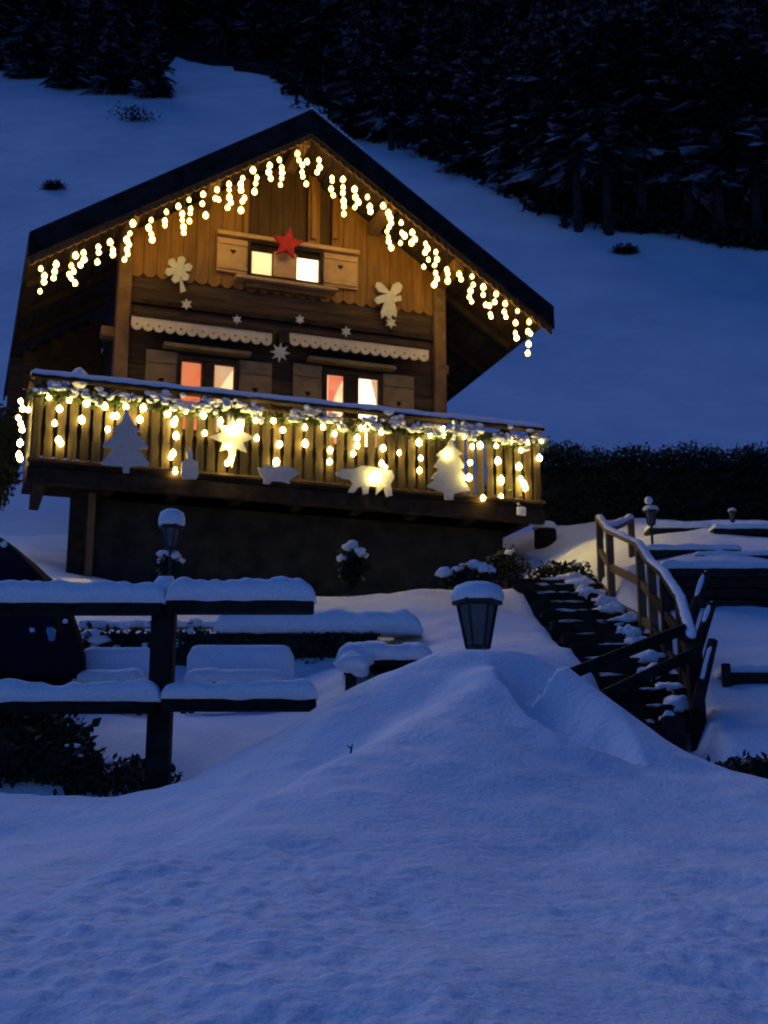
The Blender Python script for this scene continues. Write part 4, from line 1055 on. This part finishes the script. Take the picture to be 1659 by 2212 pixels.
# leaning poles beside the railing
for (x0, y0), (x1, y1), lab in (((1524, 1240), (1480, 1352), 'topmost of the three dark poles leaning beside the stairs'), ((1537, 1306), (1496, 1402), 'middle of the three dark poles leaning beside the stairs'), ((1540, 1384), (1503, 1508), 'lowest of the three dark poles leaning beside the stairs')):
    Y = 10.6 - (y0 - 1240) * .006
    a, b = at(x0, y0, Y), at(x1, y1 + 30, Y - .2)
    r = empty('leaning_pole', b, lab, 'pole', 'dark poles leaning beside the stairs')
    MB().tube((0, 0, 0), a - b, .05, .04, 9).build('pole', M['dark_wood'], r, smooth=False)
    s = sweep(MB(), [(a - b) * f_ + Vector((.004 * (q_ % 2), -.008, .026)) for q_, f_ in enumerate((.2, .4, .6, .8, 1.0))], .022, .024, a.z, rough=1.0)
    s.build('snow_clumps', M['snow'], r, smooth=True)

# ------------------------------------------------------------------ right-hand terraces
wa, wb = at(1432, 1320, 13.3), at(1900, 1320, 13.3)
rw = empty('retaining_wall', ((wa.x + wb.x) / 2, 13.3, wa.z), 'dark stacked timber retaining wall under the right terrace', 'retaining wall')
Lw = wb.x - wa.x; Hw = at(1432, 1226, 13.3).z - wa.z
for k in range(4):
    MB().box((.01 * (k % 2), .02 * k, Hw * (k + .5) / 4), (Lw, .16, Hw / 4 - .012)).build('timber', M['dark_wood'], rw, bevel=.012)
MB().box((0, .12, -.15), (Lw, .16, .32)).build('footing', M['dark_wood'], rw)
cap(MB(), -Lw / 2, Lw / 2, .5, .09, Hw, seed=12, n=60, over=.02, cy=.25, wob=.05).build('snow_cap', M['snow'], rw, smooth=True)

def plank_bench(xa, xb, y, Y, label, hs=.07, th=.10):
    a, b = at(xa, y, Y), at(xb, y, Y); gzv = min(garden_z((a.x + b.x) / 2, Y), a.z - .15)
    r = empty('plank_bench', ((a.x + b.x) / 2, Y, gzv), label, 'bench', 'snow-covered plank benches on the right terrace')
    L = b.x - a.x; z = a.z - gzv
    MB().box((0, .15, z), (L, .38, th)).build('seat', M['dark_wood'], r, bevel=.01)
    for sx in (-.42, .42): MB().box((L * sx, .15, z / 2 - .1), (.08, .3, z - th + .2)).build('leg', M['dark_wood'], r)
    cap(MB(), -L / 2, L / 2, .38, hs, z + th / 2, seed=y, n=40, over=.02, cy=.15, wob=.04).build('snow_cap', M['snow'], r, smooth=True)
plank_bench(1396, 1600, 1196, 15.6, 'nearest long snow-covered plank bench on the right terrace', .07, .11)
plank_bench(1500, 1760, 1210, 15.1, 'plank bench with thin snow cut off by the right edge', .05, .13)
plank_bench(1400, 1540, 1146, 19.0, 'farther snow-covered plank bench in front of the dark hedge', .10, .09)
plank_bench(1540, 1760, 1148, 18.2, 'dark snow-patched bench near the faint far lantern', .08, .10)
# snow-capped stump near the hedge
p = at(1178, 1154, 21.0); r = empty('tree_stump', p, 'round dark stump with domed snow cap beyond the balcony corner', 'stump')
MB().lathe((0, 0, 0), [(.20, -.3), (.19, .05), (.18, .08)], 14).build('wood', M['black_wood'], r)
MB().blob((0, 0, .10), (.22, .22, .13), 3, .12, flat=.3, sub=3).build('snow_cap', M['snow'], r, smooth=True)
# planter box
pa, pb2 = at(1562, 1503, 10.6), at(1800, 1503, 10.6); Hp = at(1562, 1452, 10.6).z - pa.z
r = empty('planter_box', ((pa.x + pb2.x) / 2, 10.6, pa.z), 'long dark wooden planter box under snow at the right edge', 'planter')
L = pb2.x - pa.x
for k in range(2): MB().box((0, 0, Hp * (k + .5) / 2), (L, .05, Hp / 2 - .008)).build('board', M['dark_wood'], r, bevel=.006)
for sx in (-1, 1): MB().box((sx * (L / 2 - .03), -.03, Hp / 2 + .02), (.07, .05, Hp + .10)).build('corner_post', M['dark_wood'], r, bevel=.006)
MB().box((0, .4, Hp / 2), (L, .05, Hp)).build('back_board', M['dark_wood'], r)
cap(MB(), -L / 2, L / 2, .5, .10, Hp - .02, seed=3, n=30, over=.0, cy=.28, wob=.03).build('snow_cap', M['snow'], r, smooth=True)
